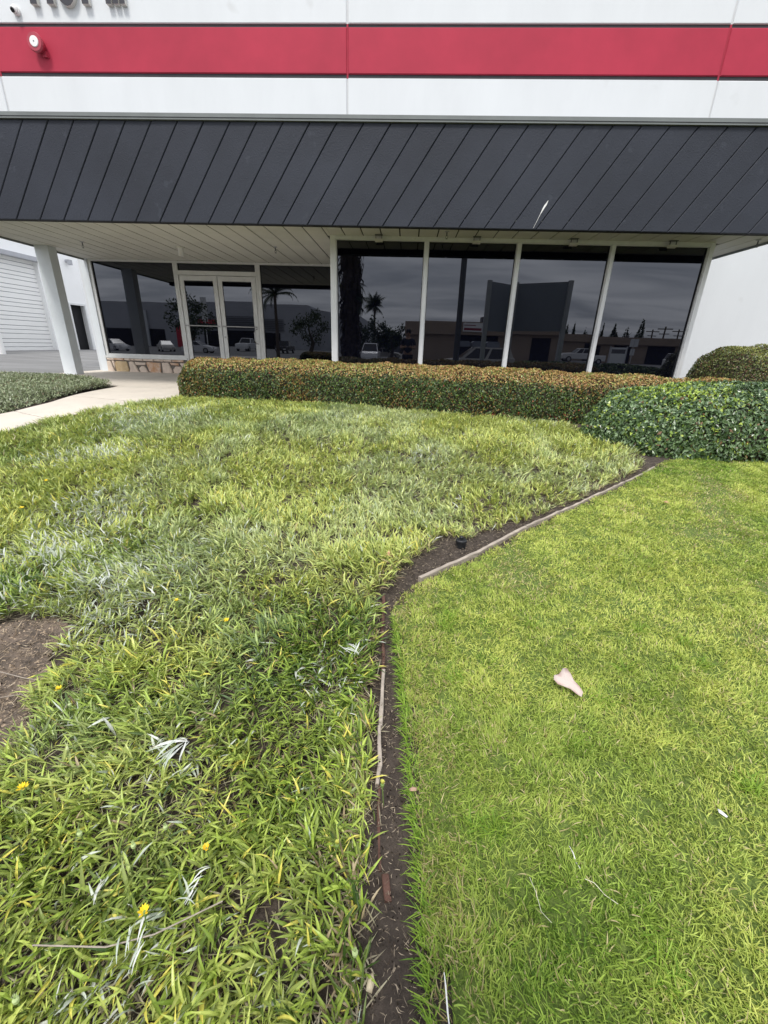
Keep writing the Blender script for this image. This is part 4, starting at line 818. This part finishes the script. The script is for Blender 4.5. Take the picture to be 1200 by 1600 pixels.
def fanpalm(x, y, h, cr, label, seed, droop=.9, n=34, w=.4, group=None):
    t = empty('palm_tree', (x, y, SZ), label=label, cat='palm tree', group=group); MB().tube([(0, 0, 0), (.05, 0, h*.5), (0, 0, h)], [.22, .17, .15], 8).build('trunk', M['trunk'], t); r = random.Random(seed); f = MB()
    for i in range(n): frond(f, (0, 0, h), r.uniform(0, 6.28), r.uniform(-.6, 1.3), cr*r.uniform(.75, 1.1), w, droop)
    f.build('crown', fmat, t)
fanpalm(-5.88, -59.5, 7.9, 2.1, 'distant fan palm beyond the street', 1, .8, 40, .7)
fanpalm(-14.4, -29, 6.4, 2.9, 'drooping feather palm on the far verge', 2, 2.1, 22, .42)
# trees
for i, a in enumerate([(-6.6, -44, 4.4, 3.2, 'dark leafy tree below the distant fan palm'), (-4.2, -44.5, 5.2, 3.0, 'rounded dark tree beside the distant fan palm'), (-2.4, -44, 3.6, 2.6, 'lower dark tree right of the distant fan palm'), (-1.8, -74, 5.2, 6.0, 'broad far tree left of the tan building'), (-4.8, -74, 4.4, 5.0, 'smaller far tree between the palm and the tan building'), (-12.9, -39, 5.4, 4.6, 'broad dark tree in front of the grey building'), (-39, -59, 8.6, 8.5, 'spreading tree near the left end of the grey building')]):
    tree(a[0], a[1], a[2], a[3], a[4], 20+i, n=1300, group='trees across the street')
for i, (x, h, w, lb) in enumerate([(27.4, 5.9, 1.4, 'first'), (28.6, 6.1, 1.2, 'second'), (30.6, 4.8, 3.0, 'third'), (33.0, 6.1, 1.8, 'fourth'), (34.9, 6.0, 2.8, 'fifth'), (37.0, 6.0, 2.6, 'sixth'), (39.4, 7.1, 3.0, 'seventh')]):
    tree(x, -64.5, h, w, f'{lb} conifer from the left behind the long tan building', 40+i, 'cone', n=900, group='conifers behind the tan building', base=.08)
# light pole, utility poles
t = empty('street_light_pole', (2.0, -2.6, g1(2, -2.6)), label='dark round street light pole at the front of the lawn', cat='street lamp'); MB().cyl((0, 0, 0), (0, 0, 7.5), .125, .10, n=14).build('pole', M['greybd'], t); MB().box(-.2, .2, -1.6, -.2, 7.4, 7.55).cyl((0, 0, 7.5), (0, -1, 7.5), .04).build('lamp_head', M['greybd'], t)
for x, y, h, lb in ((43, -64, 5.9, 'middle'), (51, -74, 6.0, 'right'), (46.2, -74, 5.9, 'left'), (-35.6, -88.5, 12.6, 'lone')):
    t = empty('utility_pole', (x, y, SZ), label=f'{lb} wooden utility pole with crossarms across the street' if lb != 'lone' else 'utility pole with crossarm rising behind the grey building', cat='utility pole'); MB().cyl((0, 0, 0), (0, 0, h), .16, .12, n=8).build('pole', M['trunk'], t); MB().box(-1.2, 1.2, -.08, .08, h-.45, h-.3).build('crossarm', M['trunk'], t)
    MB().box(-.8, .8, -.08, .08, h-1.2, h-1.08).build('crossarm', M['trunk'], t)
# V shaped grey sign
t = empty('folded_sign', (4.1, -2.0, 0), label='large grey folded sign of two panels on three posts', cat='sign')
for x, y in ((2.93, -1.95), (4.12, -2.95), (5.85, -1.95)): MB().box(x-4.1-.08, x-4.1+.08, y+2-.08, y+2+.08, g1(x, y)-.05, 3.13 if x != 4.12 else 3.16).build('post', M['signpost'], t)
def vpanel(x0, y0, x1, y1):
    d = Vector((x1-x0, y1-y0, 0)); n = Vector((-d.y, d.x, 0)).normalized()*.02; a = Vector((x0-4.1, y0+2, 0))+d.normalized()*.09; b = Vector((x1-4.1, y1+2, 0))-d.normalized()*.09
    vs = [p+q+Vector((0, 0, z)) for z in (1.43, 3.10) for p, q in ((a, -n), (b, -n), (b, n), (a, n))]; MB().add(vs, [(0, 1, 2, 3), (7, 6, 5, 4), (0, 4, 5, 1), (1, 5, 6, 2), (2, 6, 7, 3), (3, 7, 4, 0)]).build('panel', M['signgrey'], t)
vpanel(2.93, -1.95, 4.12, -2.95); vpanel(4.12, -2.95, 5.85, -1.95)
# vehicles
def wheel(par, x, y, r):
    w = MB().cyl((x, y-.1, r), (x, y+.1, r), r, n=20).build('wheel', M['tyre'], par); MB().cyl((x, y-.108, r), (x, y+.108, r), r*.6, n=14).build('rim', M['metal'], w)
def car(kind, x, y, rz, paint, label, L=4.7, Hh=1.5, Wd=1.8):
    t = empty('parked_car' if kind != 'pickup' else 'pickup_truck', (x, y, SZ), rz, label=label, cat='car' if kind != 'pickup' else 'pickup truck', group='vehicles parked across the street'); h = Hh; l = L/2
    if kind == 'suv': low = [(-l, .3), (-l, .95*h/1.7), (-l+.1, 1.02*h/1.7), (l-1.3, 1.0*h/1.7), (l-.15, .85*h/1.7), (l, .6), (l, .3)]; cab = [(-l+.08, .56*h), (-l+.35, h*.99), (l-2.3, h), (l-1.35, .56*h)]
    elif kind == 'sedan': low = [(-l, .3), (-l+.02, .85), (-l+.5, .95), (l-1.2, .92), (l-.2, .72), (l, .5), (l, .28)]; cab = [(-l+.55, .88), (-l+1.35, h*.97), (l-2.2, h), (l-1.15, .88)]
    else: low = [(-l, .4), (-l, 1.1), (-l+.05, 1.15), (l-1.5, 1.15), (l-.1, 1.05), (l, .8), (l, .4)]; cab = [(-.9, 1.1), (-.8, h), (.35, h), (1.1, 1.1)]
    body = MB().prism(low, -Wd/2, Wd/2, cham=.06); c2 = MB(); cx_ = sum(p[0] for p in cab)/4
    top = [(p[0], p[1]) for p in cab]; wz_ = Wd/2-.03; n0 = [(p[0], -(wz_ if p[1] < h*.8 else wz_-.22), p[1]) for p in cab]; n1 = [(p[0], -q[1], p[1]) for p, q in zip(cab, n0)]
    body.add(n0+n1, [(0, 1, 2, 3), (7, 6, 5, 4), (0, 4, 5, 1), (1, 5, 6, 2), (2, 6, 7, 3)]).build('body', paint, t)
    def lp(a, b, k): return tuple(a[i]+(b[i]-a[i])*k for i in range(3))
    for s_, nn in ((-1, n0), (1, n1)):   # side glass
        for k0_, k1_ in ((.08, .48), (.54, .92)):
            q = []
            for k, v in ((k0_, 0), (k1_, 0), (k1_, 1), (k0_, 1)):
                bo = lp(nn[0], nn[3], k); tp = lp(nn[1], nn[2], k); p = lp(bo, tp, .1+.78*v); q.append((p[0], p[1]+s_*.012, p[2]))
            MB().add(q, [(0, 1, 2, 3)]).build('side_window', M['carglass'], t)
    for i, j, nm in ((3, 2, 'windscreen'), (0, 1, 'rear_window')):
        sg = 1 if i == 3 else -1; a, b, c, d = lp(n0[i], n0[j], .1), lp(n1[i], n1[j], .1), lp(n1[i], n1[j], .9), lp(n0[i], n0[j], .9); m_ = [(p[0]+sg*.015, p[1]*.9, p[2]+.01) for p in (a, b, c, d)]; MB().add(m_, [(0, 1, 2, 3)]).build(nm, M['carglass'], t)
    r = .33 if kind == 'sedan' else .37
    for wx_ in (-l+.85, l-.9):
        for wy in (-Wd/2+.09, Wd/2-.09): wheel(t, wx_, wy, r)
    for wy in (-Wd/2+.3, Wd/2-.3): MB().box(l-.06, l+.015, wy-.18, wy+.18, .58, .74).build('headlight', M['white'], t)
    return t
suv = car('suv', 4.35, -13.4, math.pi, M['carsilver'], 'beige estate car with roof load parked at the kerb', 4.8, 1.68)
for i, x in enumerate((-.95, 0, .9)):
    tag(MB().prism([(-.4, 0), (.4, 0), (.42, .25), (.3, .34), (-.3, .34), (-.42, .25)], -.4, .4, cham=.05).build('roof_bundle', M['signgrey']), f'{("left", "middle", "right")[i]} grey bundle on the roof of the beige car', 'bundle', 'bundles on the car roof').location = (4.5+x, -13.4, .875)
car('pickup', 23.6, -46.5, math.pi, M['carwhite'], 'white pickup truck in the lot before the long tan building', 5.4, 1.75)
car('sedan', -26.3, -35, 0, M['carwhite'], 'white sedan seen side on at the near kerb', 4.4, 1.42)
car('pickup', -23.9, -46, math.pi/2, M['carwhite'], 'white pickup truck facing the building', 5.2, 1.85)
car('pickup', -19.0, -49, math.pi/2, M['cardark'], 'dark pickup truck left of the feather palm', 5.2, 1.85)
car('sedan', -41, -40, .5, M['carwhite'], 'white sedan farthest left on the street', 4.5, 1.5)
car('sedan', -35.4, -43, .9, M['carsilver'], 'silver sedan between the white cars', 4.5, 1.5)
car('suv', 33.5, -40, 0, M['carwhite'], 'white car at the far right of the lot', 4.8, 1.7)
car('sedan', -3.2, -48, .2, M['carsilver'], 'small far silver sedan under the distant palm', 4.5, 1.45)
car('suv', -3.9, -30, math.pi/2, M['carwhite'], 'white van like car head on beside the shaggy palm', 4.7, 1.9)
# buildings opposite
def blk(name, x0, x1, y0, y1, h, m, label, band=None, doors=()):
    t = empty(name, ((x0+x1)/2, y1, SZ), label=label, cat='building'); cx_ = (x0+x1)/2; hw = (x1-x0)/2
    MB().box(-hw, hw, y0-y1, 0, -.1, h-(band[0] if band else 0)).build('wall', m, t)
    if band: MB().box(-hw-.3, hw+.3, y0-y1-.3, .5, h-band[0], h).build('fascia_band', band[1], t)
    for a, b, z0, z1, mm in doors: MB().box(a-cx_, b-cx_, -.05, .06, z0, z1).build('doorway' if mm is M['dark'] else 'door_panel', mm, t)
    return t
blk('tan_building', -.2, 15.8, -45, -32.5, 4.15, M['tan'], 'tan flat roofed building directly across the street', (1.25, M['tan']), [(5.2, 9.5, 0, 2.85, M['dark']), (13, 15, 0, 2.6, M['dark'])])
blk('long_tan_building', 21.5, 60, -66, -54.5, 3.75, M['tan'], 'long low tan building at the far right of the lot', (1.05, M['tan']), [(27, 29, 0, 2.5, M['dark']), (31, 33.6, 0, 2.6, M['dark']), (36, 40, 0, 2.6, M['dark']), (43, 46, 0, 2.6, M['dark'])])
gb = blk('grey_building', -40, -12, -60, -34.2, 5.95, M['greyb'], 'long grey tilt-up building with red doors across the street', None, [(-29, -26.6, 0, 2.9, M['redb']), (-25, -15.5, 0, 2.2, M['dark']), (-39, -30.5, 0, 2.4, M['dark'])])
gb.location = (-52, -89.6, SZ); gb.scale = (2, 2, 1.7)
for k in range(7): MB().box(-25.4+26, -15+26, .1, .25, 2.5+k*.24, 2.56+k*.24).build('grille_bar', M['greybd'], gb)
MB().box(.5, 2.6, .12, .3, 3.1, 3.6).build('red_sign', M['redb'], gb); MB().prism([(0, 0), (6, 0), (6, 4.9), (0, 5.6)], -25, 0).build('side_wing', M['greyb'], gb).location = (14.001, -2, 0)
MB().box(-8.2, -6.4, .1, .3, 0, 4.9).build('pale_pier', M['wall'], gb)
tag(MB().box(-.28, .28, -.03, .03, 2.6, 4.9).cyl((0, 0, 0), (0, 0, 4.9), .05).build('white_banner', M['white']), 'tall plain white banner on a pole before the grey building', 'banner').location = (-40.2, -69, SZ); bpy.data.objects['white_banner'].scale = (2, 2, 1.9)
s = empty('street_banner', (6.7, -31.95, 2.4), label='white banner with a dark red stripe on the tan building', cat='banner'); MB().box(-1.0, 1.0, 0, .05, 0, .85).build('cloth', M['white'], s); MB().box(-.9, .9, .05, .06, .12, .36).box(-.9, .3, .05, .06, .58, .66).build('stripe', M['stripe'], s)
t = empty('lot_sign', (18.2, -24.5, SZ), label='white framed notice board on two legs in the lot', cat='sign'); MB().box(-.75, .75, -.04, .04, .5, 2.0).build('board', M['wall'], t); MB().box(-.6, .6, .04, .05, 1.5, 1.85).build('dark_print', M['greybd'], t)
for s_ in (-.72, .72): MB().box(s_-.04, s_+.04, -.05, .05, 0, 2.1).build('leg', M['signpost'], t)
t = empty('kerb_sign', (17, -19.5, -.68), label='small pale parking sign on a thin pole', cat='sign'); MB().cyl((0, 0, 0), (0, 0, 2.4), .03, n=8).build('pole', M['signpost'], t); MB().box(-.3, .3, -.01, .02, 1.9, 2.45).build('plate', M['wall'], t); MB().box(-.15, .15, -.01, .02, 1.3, 1.75).build('plate', M['wall'], t)
t = empty('rooftop_unit', (9.2, -36, 3.35), label='dark air conditioning unit on the tan roof', cat='rooftop unit'); MB().box(-1.1, 1.1, -.6, .6, 0, .7).build('casing', M['greybd'], t); MB().cyl((0, 0, .7), (0, 0, .8), .4).build('fan_guard', M['black'], t)
MB().box(-120, 120, -140, -139, -1, 2.2).build('distant_rooftops', M['greybd'], kind='structure')

# ------------------------------------------------------------------ the photographer, mirrored faintly in the glass
def skinned(name, verts, edges, rad, m, parent, sub=2, root=0):
    me = bpy.data.meshes.new(name); me.from_pydata(verts, edges, []); o = bpy.data.objects.new(name, me); link(o); o.parent = parent; me.materials.append(m)
    sk = o.modifiers.new('skin', 'SKIN'); sk.use_smooth_shade = True; sv = me.skin_vertices[0].data if me.skin_vertices else None
    if sv is None:
        return o
    for i, r in enumerate(rad): sv[i].radius = (r, r) if not isinstance(r, tuple) else r
    sv[root].use_root = True; sb_ = o.modifiers.new('sub', 'SUBSURF'); sb_.levels = sub; sb_.render_levels = sub; return o
def body_graph():
    V = [(0, 0, .93), (0, 0, 1.10), (0, 0, 1.28), (0, 0, 1.42), (0, .01, 1.50), (0, .02, 1.57), (0, .03, 1.66)]; E = [(0, 1), (1, 2), (2, 3), (3, 4), (4, 5), (5, 6)]; Rr = [(.15, .11), (.14, .10), (.165, .11), (.12, .08), .055, .075, .085]
    for s_ in (-1, 1):
        n = len(V); V += [(s_*.19, 0, 1.38), (s_*.25, .05, 1.13), (s_*.13, .26, 1.16), (s_*.10, .30, 1.18)]; E += [(3, n), (n, n+1), (n+1, n+2), (n+2, n+3)]; Rr += [.06, .045, .032, .03]
        for k in range(4): m_ = len(V); V += [(s_*(.09-.02*k), .33, 1.21-.012*k), (s_*(.085-.022*k), .355, 1.215-.014*k-.02)]; E += [(n+3, m_), (m_, m_+1)]; Rr += [.0095, .008]
        m_ = len(V); V += [(s_*.075, .31, 1.15), (s_*.055, .33, 1.14)]; E += [(n+3, m_), (m_, m_+1)]; Rr += [.011, .009]
        n = len(V); V += [(s_*.10, 0, .86), (s_*.12, .02, .50), (s_*.13, -.01, .10), (s_*.14, .13, .04)]; E += [(0, n), (n, n+1), (n+1, n+2), (n+2, n+3)]; Rr += [.095, .065, .045, .04]
    return V, E, Rr
pz = g1(0, -.45)
PR = empty('person', (-.02, -.46, pz), label='photographer in dark clothes holding up a phone, mirrored in the window', cat='person')
V, E_, Rr = body_graph(); bo = skinned('body', V, E_, Rr, M['skin'], PR)
Vt = [(0, 0, .90), (0, 0, 1.10), (0, 0, 1.28), (0, 0, 1.41), (-.19, 0, 1.385), (-.245, .03, 1.19), (.19, 0, 1.385), (.245, .03, 1.19)]
skinned('shirt', Vt, [(0, 1), (1, 2), (2, 3), (3, 4), (4, 5), (3, 6), (6, 7)], [(.165, .125), (.16, .12), (.18, .125), (.125, .09), .075, .062, .075, .062], M['cloth'], PR)
Vp = [(0, 0, .93), (-.10, 0, .84), (-.12, .02, .50), (-.13, -.01, .14), (.10, 0, .84), (.12, .02, .50), (.13, -.01, .14)]
skinned('trousers', Vp, [(0, 1), (1, 2), (2, 3), (0, 4), (4, 5), (5, 6)], [(.165, .125), .108, .078, .062, .108, .078, .062], M['cloth2'], PR)
hm = MB(); hm.lathe([(.001, .105), (.05, .098), (.085, .06), (.095, .01), (.09, -.04), (.07, -.07)], (0, .0, 1.665), 18); hm.build('hair', M['hair'], PR, smooth=True)
MB().lathe([(.006, 0), (.012, -.03), (.016, -.036), (.002, -.04)], (0, .115, 1.665), 8).build('nose', M['skin'], PR)
MB().box(-.045, -.02, .098, .106, 1.672, 1.684).box(.02, .045, .098, .106, 1.672, 1.684).build('eyes', M['black'], PR); MB().box(-.025, .025, .10, .108, 1.60, 1.607).build('mouth', M['redpl'], PR)
for o in bpy.data.objects:
    if o.type == 'MESH' and o.parent and o.parent == PR and o.name.split('.')[0] in ('body', 'shirt', 'trousers'): o.rotation_euler = (0, 0, 0)
